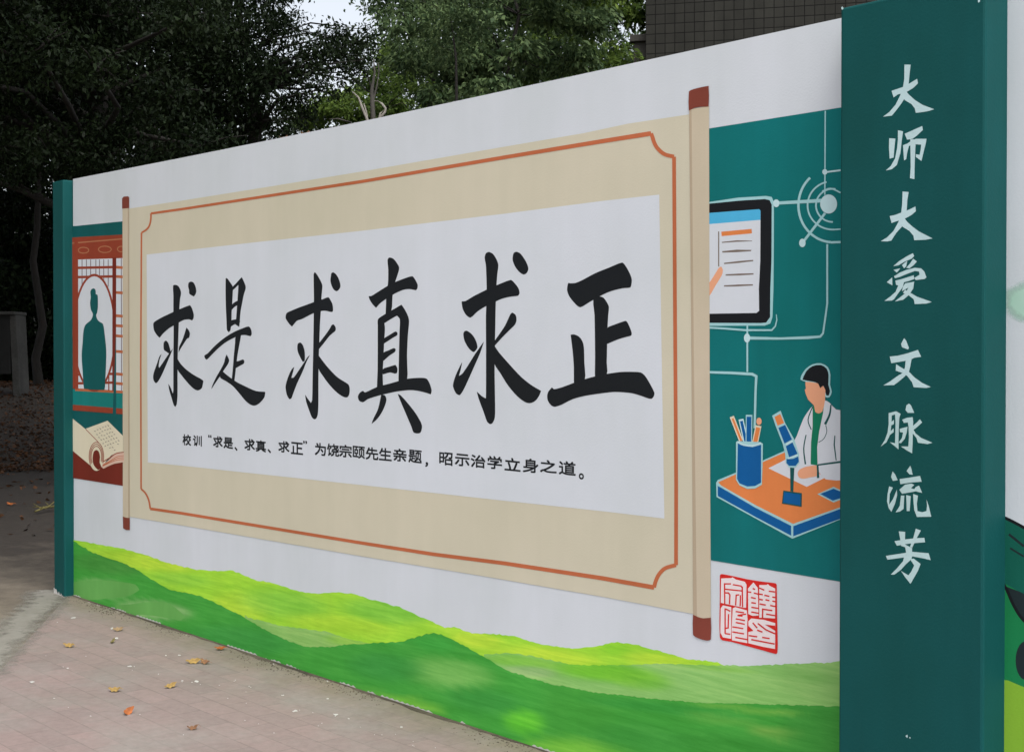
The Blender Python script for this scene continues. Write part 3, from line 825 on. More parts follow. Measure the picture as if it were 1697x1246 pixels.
sc_.line([(1040, 555), (1240, 528)], [12, 16], 'bottle').line([(1038, 555), (1042, 655)], [14, 18], 'bottle').line([(1170, 330), (1165, 400), (1180, 520)], [8, 10, 8], 'bottle')
sc_.poly(sm([(885,618),(900,590),(950,568),(1030,558),(1032,640),(980,650),(930,660),(895,650)], 2), 'skin')
sc_.poly(sm([(940,-20),(1020,-70),(1095,-60),(1095,60),(1075,145),(1045,162),(1020,148),(1010,100),(965,55)], 2), 'skin')
sc_.frame(*C4)
sc_.poly(sm([(845,985),(848,960),(880,910),(930,875),(990,868),(1040,895),(1058,950),(1055,1020),(1068,1070),(1050,1110),(1022,1108),(1010,1050),(980,1010),(900,1005)], 2), 'outline')
sc_.poly(sm([(858,985),(885,925),(930,888),(990,880),(1030,905),(1045,950),(1043,1020),(1055,1065),(1045,1098),(1028,1095),(1010,1030),(985,1048),(970,1012),(930,998)], 2), 'black')
sc_.poly(sm([(880,1000),(960,1008),(980,1048),(1005,1028),(1022,1060),(1010,1150),(960,1170),(905,1130),(885,1060)], 2), 'skin')
sc_.build("scientist", lab)

# --- red seal
SE = (1180, 940, 0.12036)
seal = Mural(layer=4).frame(*SE).poly(sm([(108,115),(115,95),(140,90),(300,120),(480,160),(700,195),(870,215),(890,235),(895,600),(905,1050),(900,1170),(880,1190),(700,1140),(480,1080),(260,1020),(140,1000),(108,960),(102,700),(108,400)], 2), 'red').build("seal", wall)
sc2 = Mural(layer=5).frame(*SE)
for w_ in ([(125,150),(260,145),(285,135),(330,165),(450,195),(475,235),(468,555),(425,550),(120,485)],
           [(120,560),(150,520),(265,545),(262,980),(150,960),(115,900)], [(285,560),(320,545),(480,590),(488,700),(482,840),(485,1040),(275,1000),(270,850)],
           [(495,290),(570,205),(630,280),(640,660),(560,665),(500,640)], [(650,240),(750,240),(770,228),(790,250),(870,290),(868,700),(700,690),(650,690)],
           [(500,740),(540,700),(720,720),(870,765),(868,1120),(700,1090),(500,1040)]): sc2.poly(w_, 'sealwhite')
for l_ in ([(170,225),(262,225)], [(285,235),(400,255),(418,285)], [(170,297),(415,322)], [(172,215),(175,510)], [(416,262),(420,545)],
           [(180,348),(228,350),(246,380),(240,505)], [(375,375),(333,380),(325,520)], [(392,380),(387,532)],
           [(180,560),(180,910)], [(228,640),(222,830),(180,838)], [(180,908),(252,918)], [(190,570),(252,602)],
           [(325,605),(440,622)], [(350,660),(470,640)], [(350,660),(420,668)], [(325,705),(455,730)], [(325,755),(450,780)], [(280,815),(430,840)], [(280,885),(440,912)], [(320,960),(490,992)],
           [(560,285),(590,302)], [(495,335),(540,340)], [(575,350),(640,367)], [(535,410),(602,426)], [(540,482),(605,492)], [(540,546),(640,562)], [(540,612),(640,628)],
           [(650,280),(720,312)], [(780,325),(868,336)], [(650,365),(700,372)], [(720,380),(790,396)], [(650,436),(700,446)], [(735,441),(790,456)], [(830,405),(870,412)],
           [(830,460),(870,470)], [(655,500),(740,516)], [(800,520),(870,536)], [(695,690),(697,572),(830,592)], [(745,640),(870,662)],
           [(560,760),(622,832)], [(630,768),(740,855),(870,912)], [(620,860),(695,888)], [(505,935),(622,952)], [(690,960),(792,976)], [(540,990),(862,1052)]):
    sc2.line(l_, 19, 'red')
sc2.poly([(730,785),(868,800),(870,870)], 'red').poly([(498,800),(500,885),(570,870)], 'red')
sc2.build("seal_script", seal)

# ------------------------------------------------------------------ pillars and the next wall
def pillar_body(name, x0, x1, y0, y1, z1, parent, mat):
    v, f = prism([(x0, base_z), (x1, base_z), (x1, z1), (x0, z1)], y0, y1)
    o = link_mesh(name, v, f, mat, parent); fix_normals(o); bevel(o, 0.008)
    return o
ztop = on_wall(1391, 14, -0.12).z
pil = thing("wall_pillar", ((XR + XR2) / 2, 0, 0), "wide tall dark teal pillar with eight white characters down its face", "pillar")
pillar_body("pillar_body", XR, XR2, -0.12, 0.33, ztop, pil, paint('pillar', None))
V1, V2, V3, V4 = (1440, 90, .17663), (1440, 300, .17663), (1440, 540, .17663), (1440, 760, .17663)
SMALL = [
 (V1, [[(333,100),(392,100),(382,180),(374,270),(362,340),(345,400),(300,470),(255,530),(215,578),(132,588),(190,545),(250,475),(295,385),(320,310),(332,230)],
  [(212,345),(260,330),(330,305),(400,265),(452,232),(460,275),(420,315),(365,350),(330,365),(270,380),(232,408)],
  [(345,345),(375,380),(430,430),(500,475),(612,518),(560,535),(500,545),(440,552),(430,510),(400,470),(340,435),(310,400)]]),
 (V1, [[(190,790),(248,793),(240,870),(232,970),(195,982),(188,880)],
  [(272,715),(320,725),(310,800),(295,930),(262,1040),(215,1080),(158,1092),(205,1050),(245,980),(265,880),(272,800)],
  [(335,748),(410,715),(500,675),(506,712),(450,765),(410,795),(358,803)],
  [(320,855),(360,840),(395,815),(440,795),(540,795),(535,830),(510,930),(493,1003),(440,965),(440,940),(475,945),(485,900),(490,850),(430,845),(375,862),(360,920),(350,985),(330,998),(325,940)],
  [(388,800),(440,800),(432,960),(428,1080),(427,1172),(385,1165),(392,1060),(390,940)]]),
 (V2, [[(316,100),(373,105),(360,180),(355,270),(340,340),(330,400),(300,440),(255,490),(210,560),(170,568),(112,565),(170,530),(230,470),(275,390),(300,320),(312,220)],
  [(195,330),(250,318),(310,295),(380,268),(436,240),(440,285),(400,320),(345,350),(280,372),(212,395)],
  [(330,345),(360,385),(410,430),(470,475),(598,540),(530,552),(425,557),(418,515),(380,470),(315,430),(300,395)]]),
 (V2, [[(228,800),(280,755),(350,710),(412,678),(425,705),(400,730),(340,755),(280,790)],
  [(310,790),(345,760),(360,750),(350,800),(330,820)], [(350,815),(385,775),(415,730),(450,755),(420,790),(380,820)], [(230,835),(295,820),(262,860)],
  [(235,895),(290,860),(350,835),(430,815),(490,820),(520,850),(540,905),(520,920),(440,930),(425,910),(475,880),(470,850),(430,845),(350,875),(290,900),(245,912)],
  [(168,950),(218,905),(220,980)],
  [(248,935),(310,920),(420,885),(425,920),(370,940),(330,950),(315,1000),(270,1060),(235,1110),(215,1122),(145,1125),(200,1085),(250,1040),(275,980),(255,975)],
  [(340,960),(425,945),(415,1010),(375,1070),(320,1115),(245,1130),(300,1085),(345,1050),(370,1000),(310,1035),(320,990)],
  [(340,1020),(390,1050),(450,1085),(590,1135),(540,1150),(430,1155),(420,1110),(370,1070),(320,1050)]]),
 (V3, [[(330,115),(350,140),(375,205),(368,222),(310,200),(302,170)],
  [(195,288),(270,280),(360,258),(460,225),(490,290),(430,298),(380,322),(300,335),(210,350)],
  [(345,325),(400,310),(388,380),(375,430),(330,480),(270,530),(235,555),(135,558),(200,520),(260,475),(320,440),(338,390)],
  [(255,360),(320,400),(375,430),(430,485),(500,535),(580,572),(540,582),(420,575),(405,530),(360,470),(310,440),(252,420)]]),
 (V3, [[(185,818),(255,800),(298,825),(285,860),(280,960),(278,1060),(278,1158),(245,1130),(195,1090),(245,1100),(248,1000),(250,900),(245,830),(215,840),(212,900),(205,980),(190,1040),(165,1090),(110,1132),(150,1070),(175,1000),(185,920)],
  [(205,905),(235,880),(235,920),(205,935)], [(200,990),(232,960),(232,995),(195,1025)],
  [(375,728),(395,745),(425,815),(365,815),(343,790),(352,745)],
  [(312,880),(355,862),(410,855),(415,900),(412,1000),(410,1100),(405,1195),(360,1170),(300,1130),(370,1130),(375,1050),(372,950),(365,905),(328,910)],
  [(288,965),(362,945),(355,1000),(335,1060),(300,1100),(278,1095),(310,1050),(320,1000),(290,995)],
  [(478,875),(500,905),(450,950),(412,980),(410,940),(450,905)],
  [(410,960),(440,1010),(490,1050),(595,1095),(550,1108),(460,1095),(445,1050),(405,1000)]]),
 (V4, [[(222,118),(245,145),(270,200),(225,208),(208,170)], [(388,65),(400,100),(410,150),(380,145),(353,115)],
  [(190,258),(225,270),(195,330),(190,430),(225,380),(262,290),(265,340),(245,420),(210,498),(185,460),(170,400),(175,330)],
  [(288,190),(370,178),(480,160),(495,215),(400,222),(295,238)],
  [(340,242),(400,232),(425,245),(395,275),(425,285),(440,265),(470,250),(500,320),(440,305),(310,328),(285,290)],
  [(300,345),(332,345),(325,470),(290,495),(250,502),(290,440)], [(350,340),(392,350),(382,490),(355,490)],
  [(415,330),(460,345),(450,420),(455,490),(500,500),(540,490),(545,440),(540,380),(560,440),(585,543),(450,545),(425,480),(418,400)]]),
 (V4, [[(280,680),(340,685),(338,760),(342,830),(300,815),(295,760)], [(240,772),(340,755),(430,745),(520,740),(527,782),(430,790),(340,800),(262,815)],
  [(440,655),(488,672),(450,740),(405,835),(385,825),(415,745)], [(335,800),(405,838),(405,885),(350,885)],
  [(158,910),(320,885),(410,872),(560,885),(580,950),(520,935),(410,915),(330,925),(175,945)],
  [(340,880),(410,880),(400,940),(350,985),(300,1040),(240,1085),(205,1085),(260,1030),(320,960)],
  [(385,940),(420,935),(485,985),(460,1050),(390,1172),(340,1110),(300,1050),(370,1092),(395,1060),(425,1000)]])]
for fr, strokes in SMALL:
    mu = Mural(plane=-0.12, layer=1).frame(*fr)
    for s_ in strokes: mu.poly(s_, 'glyph')
    mu.build("brush_character", pil)

fk = Mural(plane=-0.12, layer=1)
for x, y, r in ((1622, 2, 3), (1503, 1219, 2.2), (1508, 1222, 1.5), (1396, 14, 2)):
    fk.poly([(x + r * random.uniform(.5, 1.1) * math.cos(a), y + r * 1.4 * random.uniform(.5, 1.1) * math.sin(a)) for a in [i * .9 for i in range(7)]], 'glyph')
fk.build("paint_chip", pil)

pl = thing("wall_pillar", (XL - 0.07, 0, 0), "narrow dark teal end pillar with a chipped white foot at the far end of the mural", "pillar")
zt = on_wall(104, 298, -0.06).z
x88 = on_wall(88, 600, -0.06).x
pillar_body("pillar_body", x88, XL, -0.06, 0.30, zt, pl, PAINT['pillar'])
zb = slope_z(XL)
rp = random.Random(3)
pv_, n_ = [], 14
for i in range(n_ + 1):
    t = i / n_
    pv_.append((x88 + (XL - x88) * t, -0.0625, zb + 0.05 - 0.05 * t + rp.uniform(-0.012, 0.012)))
vv = pv_ + [(p[0], p[1], zb - 0.1) for p in pv_]
o = link_mesh("bare_foot", vv, [(i + 1, i, i + n_ + 1, i + n_ + 2) for i in range(n_)], M_CHIP, pl)

w2 = thing("mural_wall", (XR2 + 1.5, 0, 0), "white wall right of the big pillar, painted with dark lotus leaves", "wall")
w2['kind'] = 'thing'
v, f = prism([(XR2 - 0.02, base_z), (3.0, base_z), (3.0, 2.62), (XR2 - 0.02, 2.62)], 0.0, 0.24)
o = link_mesh("wall_body", v, f, PAINT['white'], w2); fix_normals(o)
ring = ell(1716, 500, 72, 50, 24)
mv = [on_wall(*p, -0.0004) for p in ring] + [on_wall(1712 + (x - 1712) * .4, 500 + (y - 500) * .35, -0.0004) for x, y in ring]
mf = [(i, (i + 1) % 24, 24 + (i + 1) % 24, 24 + i) for i in range(24)] + [tuple(range(24, 48))]
o = link_mesh("mist_wash", mv, mf, soft_mat("mist_paint", pig(150, 190, 170), pig(172, 196, 186), 5.0, 1.0), w2)
cover(o, [-0.1] * 24 + [0.75] * 24)
lo = Mural(layer=2)
lo.poly(sm([(1655, 862), (1668, 859), (1697, 873), (1760, 910), (1840, 980), (1830, 1090), (1740, 1130), (1690, 1140), (1655, 1130)], 2), 'leafgreen')
lo.poly(sm([(1655, 860), (1668, 860), (1697, 875), (1760, 912), (1800, 980), (1740, 1010), (1697, 985), (1668, 968), (1655, 965)], 2), 'leafdark')
lo.poly(sm([(1655, 962), (1669, 972), (1690, 980), (1740, 1012), (1730, 1050), (1697, 1026), (1680, 1005), (1668, 978)], 2), 'leafblack')
lo.line([(1655, 855), (1668, 859), (1697, 874), (1760, 910), (1830, 985)], 5, 'black', smooth=True).line([(1655, 955), (1668, 976), (1680, 1003), (1697, 1028), (1730, 1052)], 5, 'black', smooth=True)
lo.poly(ell(1700, 1094, 17, 32), 'leafblack').line([(1672, 885), (1697, 905)], 4, 'leafblack').line([(1674, 908), (1697, 922)], 3, 'leafblack')
lo.build("lotus_leaf", w2)
Mural(layer=3).poly(sm([(1655, 1126), (1671, 1127), (1697, 1138), (1780, 1150), (1860, 1180), (1860, 1420), (1655, 1400)], 2), 'lime').build("grass_band", w2)

# ------------------------------------------------------------------ crumbs and plaster chips along the wall foot
rc = np.random.default_rng(4)
dv, df, dm = [], [], []
def crumb(p, r, m):
    b = len(dv)
    q = rc.uniform(0.5, 1.3, 6) * r
    for d, k in (((1,0,0),0),((-1,0,0),1),((0,1,0),2),((0,-1,0),3),((0,0,1),4)):
        dv.append((p[0] + d[0] * q[k], p[1] + d[1] * q[k], p[2] + d[2] * q[k] * 0.7))
    for t in ((0,2,4),(2,1,4),(1,3,4),(3,0,4)):
        df.append(tuple(b + i for i in t)); dm.append(m)
for i in range(2600):
    x = rc.uniform(XL - 0.1, XR); d = abs(rc.normal(0, 0.05))
    if math.sin(x * 3.1) + math.sin(x * 7.3 + 1) < rc.uniform(-1.2, 1.6): continue
    m = 1 if (rc.random() < 0.05 and d < 0.03) else 0
    crumb((x, -0.004 - d, slope_z(x) + 0.006), rc.uniform(0.002, 0.006), m)
def wob(x, k): return math.sin(x * 5.3 + k) + math.sin(x * 13.7 + 2 * k) * 0.7 + math.sin(x * 31 + k * 3) * 0.5
N_ = 700
for i in range(N_):                                     # dirt packed into the gap between pavers and wall
    x0, x1 = XL + (XR - XL) * i / N_, XL + (XR - XL) * (i + 1) / N_
    w0, w1 = [max(0.002, 0.012 + 0.007 * wob(x, 1.0)) for x in (x0, x1)]
    b = len(dv)
    dv += [(x0, -0.0035, slope_z(x0) + 0.012), (x1, -0.0035, slope_z(x1) + 0.012), (x1, -0.0035 - w1, slope_z(x1) + 0.0075), (x0, -0.0035 - w0, slope_z(x0) + 0.0075)]
    df.append((b + 3, b + 2, b + 1, b)); dm.append(0)
o = link_mesh("plaster_crumbs", dv, df, [M_DIRT, M_CHIP], fmats=dm)
tag(o, "dirt crumbs and white plaster chips along the foot of the mural wall", "debris", kind='stuff')

run = []
for i in range(N_ + 1):                                 # bare plaster where the paint stops short of the ground
    x = XL + (XR - XL) * i / N_
    h = 0.016 * wob(x, 2.2) + 0.006 * math.sin(x * 57) + 0.004
    if h > 0.004 and i < N_:
        run.append((x, min(h, .009) + 0.002 + 0.003 * math.sin(x * 171)))
    else:
        if len(run) > 3:
            m_ = len(run)
            run[0] = (run[0][0], 0.002); run[-1] = (run[-1][0], 0.002)
            fv = [(q, -0.0024, slope_z(q)) for q, _ in run] + [(q, -0.0024, slope_z(q) + 0.006 + h_) for q, h_ in run]
            link_mesh("bare_plaster", fv, [(k, k + 1, m_ + k + 1, m_ + k) for k in range(m_ - 1)], M_CHIP, wall)
        run = []

# ------------------------------------------------------------------ fallen leaves, one object each
def leaf_mat(name, c, sub=0.0):
    m, nt, b = node_mat(name)
    cc, n1 = noise_col(nt, (30, 30, 30), [(0.35, tuple(q * 0.55 for q in c)), (0.65, c)], 4)
    nt.links.new(cc, b.inputs['Base Color']); b.inputs['Roughness'].default_value = 0.7
    return m
LM = {'yellow': leaf_mat("yellow_leaf", (0.46, 0.30, 0.09)), 'orange': leaf_mat("orange_leaf", (0.48, 0.14, 0.03)), 'brown': leaf_mat("brown_leaf", (0.30, 0.15, 0.07)),
      'tan': leaf_mat("tan_leaf", (0.42, 0.29, 0.15)), 'olive': leaf_mat("olive_leaf", (0.22, 0.19, 0.06))}
RLG = random.Random(77)
def leaf_geo(L_, W_, curl):
    v, f = [], []
    n = 9
    lift = [RLG.uniform(0.05, 0.4), RLG.uniform(0.0, 0.15)]
    RLG.shuffle(lift)
    bend, tw, sk = RLG.uniform(-.25, .25), RLG.uniform(-.5, .5), RLG.uniform(.75, 1.2)
    for i in range(n + 1):
        t = i / n
        w = W_ * sk * (math.sin(math.pi * min(1, t * 0.97 + 0.02)) ** 0.8) * (1 + 0.12 * math.sin(i * 2.4))
        zc = curl * (t - 0.45) ** 2 * 0.9
        yo = bend * L_ * (t - .5) ** 2
        for s_ in (-1, 0, 1):
            lf = lift[0] if s_ < 0 else lift[1]
            z = zc + (abs(s_) * w * (lf + tw * s_ * (t - .5)) + 0.003 * math.sin(i * 1.9 + s_)) 
            v.append(((t - 0.5) * L_, yo + s_ * w * (1 - 0.4 * lf), max(0.001, z + 0.002)))
    for i in range(n):
        for k in range(2):
            f.append((i * 3 + k, i * 3 + k + 1, i * 3 + k + 4, i * 3 + k + 3))
    b = len(v); q = v[-2]
    v += [(q[0], q[1] - 0.0012, q[2]), (q[0], q[1] + 0.0012, q[2]), (q[0] + .16 * L_, q[1] + 0.0012 + bend * .05, q[2] * .6 + .002), (q[0] + .16 * L_, q[1] - 0.0012 + bend * .05, q[2] * .6 + .002)]
    f.append((b, b + 1, b + 2, b + 3))
    return v, f
def fallen(px, py, L_, kind, rz, label, curl=0.05, pos=None, tilt=(0, 0)):
    L_ *= 0.86
    v, f = leaf_geo(L_, L_ * 0.27, curl)
    p = pos if pos is not None else on_ground(px, py)
    o = link_mesh("fallen_leaf", v, f, LM[kind], local=True, smooth=True)
    o.location = (p.x, p.y, (slope_z(p.x) + 0.008) if pos is None else p.z)
    lean = RLG.uniform(0.12, 0.38) if pos is None else 0.0
    rot = Matrix.Rotation(lean, 3, Vector((math.cos(YAW), math.sin(YAW), 0))) @ Matrix.Rotation(rz, 3, 'Z') @ Matrix.Rotation(tilt[0], 3, 'X')
    o.rotation_euler = rot.to_euler()
    o.location.z += lean * L_ * 0.22
    tag(o, label, "leaf", "fallen leaves")
fallen(115, 1074, .075, 'yellow', .6, "yellow fallen leaf nearest the grey cement strip at the left edge of the pavers")
fallen(197, 1047, .070, 'tan', 1.2, "tan curled leaf just above a white fleck, closest to the end pillar")
fallen(187, 1067, .055, 'olive', 2.3, "small dull olive leaf just below a white fleck")
fallen(321, 1101, .085, 'yellow', .9, "yellow leaf touching a brown one near the wall")
fallen(340, 1102, .070, 'brown', .2, "brown leaf touching a yellow one near the wall")
fallen(365, 1079, .070, 'orange', .8, "rust coloured leaf lying at the very foot of the green painted wall", .03)
fallen(191, 1148, .070, 'yellow', .75, "yellow leaf behind the bright orange leaf")
fallen(283, 1142, .070, 'yellow', 1.5, "yellow leaf alone in the middle of the pavers")
fallen(211, 1185, .065, 'orange', 2.0, "bright orange leaf curled up on the pavers", .09, tilt=(0.5, 0.2))
fallen(320, 1211, .055, 'brown', 1.1, "small brown leaf nearest the viewer on the pavers", .08, tilt=(.3, 0))
fallen(18, 838, .12, 'orange', .4, "orange leaf far off on the bare earth beyond the end pillar")
for px, py, k, lab_ in ((503, 217.5, 'brown', "reddish leaf lying on top of the white wall, right one of two"), (467, 225, 'brown', "reddish leaf lying on top of the white wall, left one of two")):
    p = on_wall(px, py, 0.02)
    zz = float(np.interp(p.x, [q.x for q in tops], [q.z for q in tops]))
    fallen(0, 0, .055, k, .5, lab_, .05, pos=Vector((p.x, 0.03, zz + 0.002)))

# ------------------------------------------------------------------ trees
def foliage_mat(name, dark, light, trans=0.25):
    m = bpy.data.materials.new(name); m.use_nodes = True
    nt = m.node_tree; nt.nodes.clear(); L = nt.links
    out = N(nt, 'ShaderNodeOutputMaterial')
    g = N(nt, 'ShaderNodeNewGeometry')
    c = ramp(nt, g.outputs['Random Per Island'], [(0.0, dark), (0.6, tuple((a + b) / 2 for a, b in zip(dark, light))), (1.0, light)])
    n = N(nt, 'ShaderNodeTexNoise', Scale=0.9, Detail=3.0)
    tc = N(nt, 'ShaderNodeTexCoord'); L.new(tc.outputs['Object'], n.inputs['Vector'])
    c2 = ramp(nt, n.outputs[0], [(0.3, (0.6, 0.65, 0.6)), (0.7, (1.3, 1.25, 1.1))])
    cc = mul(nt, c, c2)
    p = N(nt, 'ShaderNodeBsdfPrincipled', Roughness=0.45)
    p.inputs['Specular IOR Level'].default_value = 0.10
    t = N(nt, 'ShaderNodeBsdfTranslucent')
    mx = N(nt, 'ShaderNodeMixShader'); mx.inputs[0].default_value = trans
    L.new(cc, p.inputs['Base Color']); L.new(cc, t.inputs['Color'])
    L.new(p.outputs[0], mx.inputs[1]); L.new(t.outputs[0], mx.inputs[2]); L.new(mx.outputs[0], out.inputs[0])
    return m
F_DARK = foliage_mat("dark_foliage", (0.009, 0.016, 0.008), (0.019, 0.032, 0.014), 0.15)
F_MID = foliage_mat("mid_foliage", (0.036, 0.070, 0.034), (0.155, 0.225, 0.105), 0.3)
F_LIGHT = foliage_mat("light_foliage", (0.07, 0.125, 0.03), (0.17, 0.25, 0.06), 0.4)
def bark_mat(name, c0, c1_):
    m, nt, b = node_mat(name)
    cc, n1 = noise_col(nt, (9, 9, 2), [(0.3, c0), (0.7, c1_)], 6, 0.7)
    nt.links.new(cc, b.inputs['Base Color']); b.inputs['Roughness'].default_value = 0.95
    bp = N(nt, 'ShaderNodeBump', Strength=0.7, Distance=0.03)
    nt.links.new(n1.outputs[0], bp.inputs['Height']); nt.links.new(bp.outputs[0], b.inputs['Normal'])
    return m
BARK = bark_mat("bark", (0.009, 0.008, 0.007), (0.024, 0.021, 0.018))
DEADWOOD = bark_mat("dead_wood", (0.15, 0.14, 0.12), (0.33, 0.31, 0.28))
GREYBARK = bark_mat("grey_bark", (0.03, 0.028, 0.024), (0.085, 0.08, 0.07))

def tube(paths, sides=8):
    """paths: list of [(point, radius), ...]"""
    v, f = [], []
    for path in paths:
        b = len(v); n = len(path)
        for i, (p, r) in enumerate(path):
            d = (Vector(path[min(n - 1, i + 1)][0]) - Vector(path[max(0, i - 1)][0])).normalized()
            a = d.orthogonal().normalized(); c = d.cross(a)
            for k in range(sides):
                t = 2 * math.pi * k / sides
                v.append(Vector(p) + (a * math.cos(t) + c * math.sin(t)) * r)
        for i in range(n - 1):
            for k in range(sides):
                k2 = (k + 1) % sides
                f.append((b + i * sides + k, b + i * sides + k2, b + (i + 1) * sides + k2, b + (i + 1) * sides + k))
        f.append(tuple(b + (n - 1) * sides + k for k in range(sides)))
    return v, f

NLEAF = 0
def leaf_mesh(name, parent, P, ax, mat, L_, rg):
    global NLEAF
    n = len(P); NLEAF += n
    ax = ax / np.linalg.norm(ax, axis=1)[:, None]
    up = rg.normal(size=(n, 3)) * 0.8 + np.array([0, 0, 1.0])
    side = np.cross(ax, up); side /= np.linalg.norm(side, axis=1)[:, None] + 1e-9
    nm = np.cross(side, ax)
    ln = L_ * rg.uniform(0.6, 1.3, n)[:, None]
    wd = ln * rg.uniform(0.34, 0.5, n)[:, None]
    off = np.array(origin_of(parent)) if parent is not None else np.zeros(3)
    P = P - off
    V = np.empty((n, 4, 3), dtype=np.float32)
    V[:, 0] = P
    V[:, 1] = P + ax * ln * 0.45 + side * wd * 0.5 + nm * ln * 0.06
    V[:, 2] = P + ax * ln - nm * ln * 0.10
    V[:, 3] = P + ax * ln * 0.45 - side * wd * 0.5 + nm * ln * 0.06
    me = bpy.data.meshes.new(name)
    me.vertices.add(n * 4); me.vertices.foreach_set('co', V.ravel())
    me.loops.add(n * 4); me.loops.foreach_set('vertex_index', np.arange(n * 4, dtype=np.int32))
    me.polygons.add(n)
    me.polygons.foreach_set('loop_start', np.arange(0, n * 4, 4, dtype=np.int32))
    me.polygons.foreach_set('loop_total', np.full(n, 4, dtype=np.int32))
    me.materials.append(mat)
    me.update(calc_edges=True)
    o = bpy.data.objects.new(name, me); COL.objects.link(o)
    if parent is not None: o.parent = parent
    return o

def leaves(name, parent, clumps, mat, L_, seed):
    """clumps: (centre, radius, count). Leaves gather on twigs, twigs fill the clump unevenly."""
    rg = np.random.default_rng(seed)
    P = []
    for c, r, cnt in clumps:
        nt_ = max(7, int(18 + cnt / 60))
        d = rg.normal(size=(nt_, 3)); d /= np.linalg.norm(d, axis=1)[:, None]
        rad = rg.random(nt_) ** 0.45
        tw = np.array(c) + d * rad[:, None] * r * np.array([1, 1, 0.85])
        idx = rg.integers(0, nt_, int(cnt))
        sp = max(0.08, min(0.22, r * 0.24))
        P.append(tw[idx] + rg.normal(size=(len(idx), 3)) * sp * np.array([1.15, 1.15, 0.5]))
    P = np.concatenate(P)
    ax = rg.normal(size=(len(P), 3)); ax[:, 2] -= 0.5
    return leaf_mesh(name, parent, P, ax, mat, L_, rg)

def boughs(name, parent, clumps, mat, L_, seed):
    """leaves set in domed sprays along the boughs: lit on top, shaded and open underneath"""
    rg = np.random.default_rng(seed)
    P, A = [], []
    for c, r, cnt in clumps:
        k = rg.integers(9, 13)
        d = rg.normal(size=(k, 3)); d /= np.linalg.norm(d, axis=1)[:, None]
        d[:, 2] = np.abs(d[:, 2]) * 0.9 - 0.25
        pc = np.array(c) + d * (rg.random(k) ** 0.4)[:, None] * r
        for q in pc:
            m = int(cnt / k)
            R_ = r * rg.uniform(0.32, 0.6)
            th = rg.uniform(0, 2 * np.pi, m); ro = np.sqrt(rg.random(m))
            lob = 1 + 0.25 * np.sin(th * rg.integers(3, 6) + rg.uniform(0, 6))
            x, y = np.cos(th) * ro * R_ * lob, np.sin(th) * ro * R_ * lob
            z = R_ * 0.5 * (1 - ro ** 2) + rg.normal(size=m) * 0.05
            P.append(q + np.stack([x, y, z], 1))
            A.append(np.stack([np.cos(th) * (ro + .2), np.sin(th) * (ro + .2), -0.35 - 0.4 * ro], 1) + rg.normal(size=(m, 3)) * 0.45)
    return leaf_mesh(name, parent, np.concatenate(P), np.concatenate(A), mat, L_, rg)

DENS = 2.3
def tree(label, base_px, depth, clump_px, mat, L_, seed, *rest, pads=False, **kw):
    return _tree(label, base_px, depth, clump_px, mat, L_, seed, *rest, pads=pads, **kw)
def _tree(label, base_px, depth, clump_px, mat, L_, seed, dens=1.0, bark=BARK, r0=0.22, djit=1.5, group="trees behind the wall", fork_py=380, twigs=True, pads=False):
    """clump_px: (px, py, radius px[, depth shift]) in the photograph at about the tree's depth"""
    rg = random.Random(seed)
    b = at(base_px, 640, depth); b.z = ground_z(b.x, b.y) - 0.1
    root = thing("tree", tuple(b), label, "tree", group)
    cl, paths = [], []
    fork = at(base_px + rg.uniform(-12, 12), fork_py, depth)
    trunk = [(b, r0 * 1.25)]
    for i in range(1, 6):
        t = i / 5
        q = b.lerp(fork, t) + Vector((rg.uniform(-.08, .08), rg.uniform(-.08, .08), 0)) * (1 if i < 5 else 0)
        trunk.append((q, r0 * (1.1 - 0.35 * t)))
    topc = min(clump_px, key=lambda c: c[1] + abs(c[0] - base_px))
    tip = at((base_px + topc[0]) / 2, topc[1] + 40, depth)
    last = trunk[-1][0]
    for i in range(1, 6):
        t = i / 5
        trunk.append((last.lerp(tip, t) + Vector((rg.uniform(-.15, .15), rg.uniform(-.15, .15), 0)), r0 * (0.75 - 0.6 * t)))
    paths.append(trunk)
    for c in clump_px:
        dd = depth + (c[3] if len(c) > 3 else 0) + rg.uniform(-djit, djit)
        p = at(c[0], c[1], dd)
        r = c[2] * dd / FPX
        cnt = DENS * dens * 0.8 * 3.14 * r * r / (L_ * L_ * 0.42 * 0.30)
        cl.append((tuple(p), r, cnt))
        s_ = min(trunk[3:], key=lambda q: (q[0] - p).length + max(0, q[0].z - p.z) * 1.5)
        s0 = s_[0]; rr = min(s_[1] * 0.4, 0.045)
        mid = s0.lerp(p, 0.5) + Vector((rg.uniform(-.2, .2), rg.uniform(-.2, .2), rg.uniform(0, .3)))
        paths.append([(s0, rr), (s0.lerp(mid, 0.5) + Vector((0, 0, .05)), rr * 0.8), (mid, rr * 0.6), (mid.lerp(p, 0.6), rr * 0.4), (p, rr * 0.2)])
        if twigs:
            for k in range(4):
                e = p + Vector((rg.uniform(-1, 1), rg.uniform(-1, 1), rg.uniform(-.6, .8))) * r * 0.9
                paths.append([(p, rr * 0.22), (p.lerp(e, 0.5) + Vector((0, 0, .03)), rr * 0.15), (e, rr * 0.06)])
    v, f = tube(paths, 7)
    link_mesh("trunk", v, f, bark, root, smooth=True)
    (boughs if pads else leaves)("crown", root, cl, mat, L_, seed)
    return root

def grid(x0, x1, y0, y1, step, r, seed, keep=lambda x, y: True):
    rg = random.Random(seed); out = []
    y = y0
    while y <= y1:
        x = x0
        while x <= x1:
            px, py = x + rg.uniform(-.35, .35) * step, y + rg.uniform(-.35, .35) * step
            if keep(px, py): out.append((px, py, r * rg.uniform(0.75, 1.2)))
            x += step
        y += step
    return out

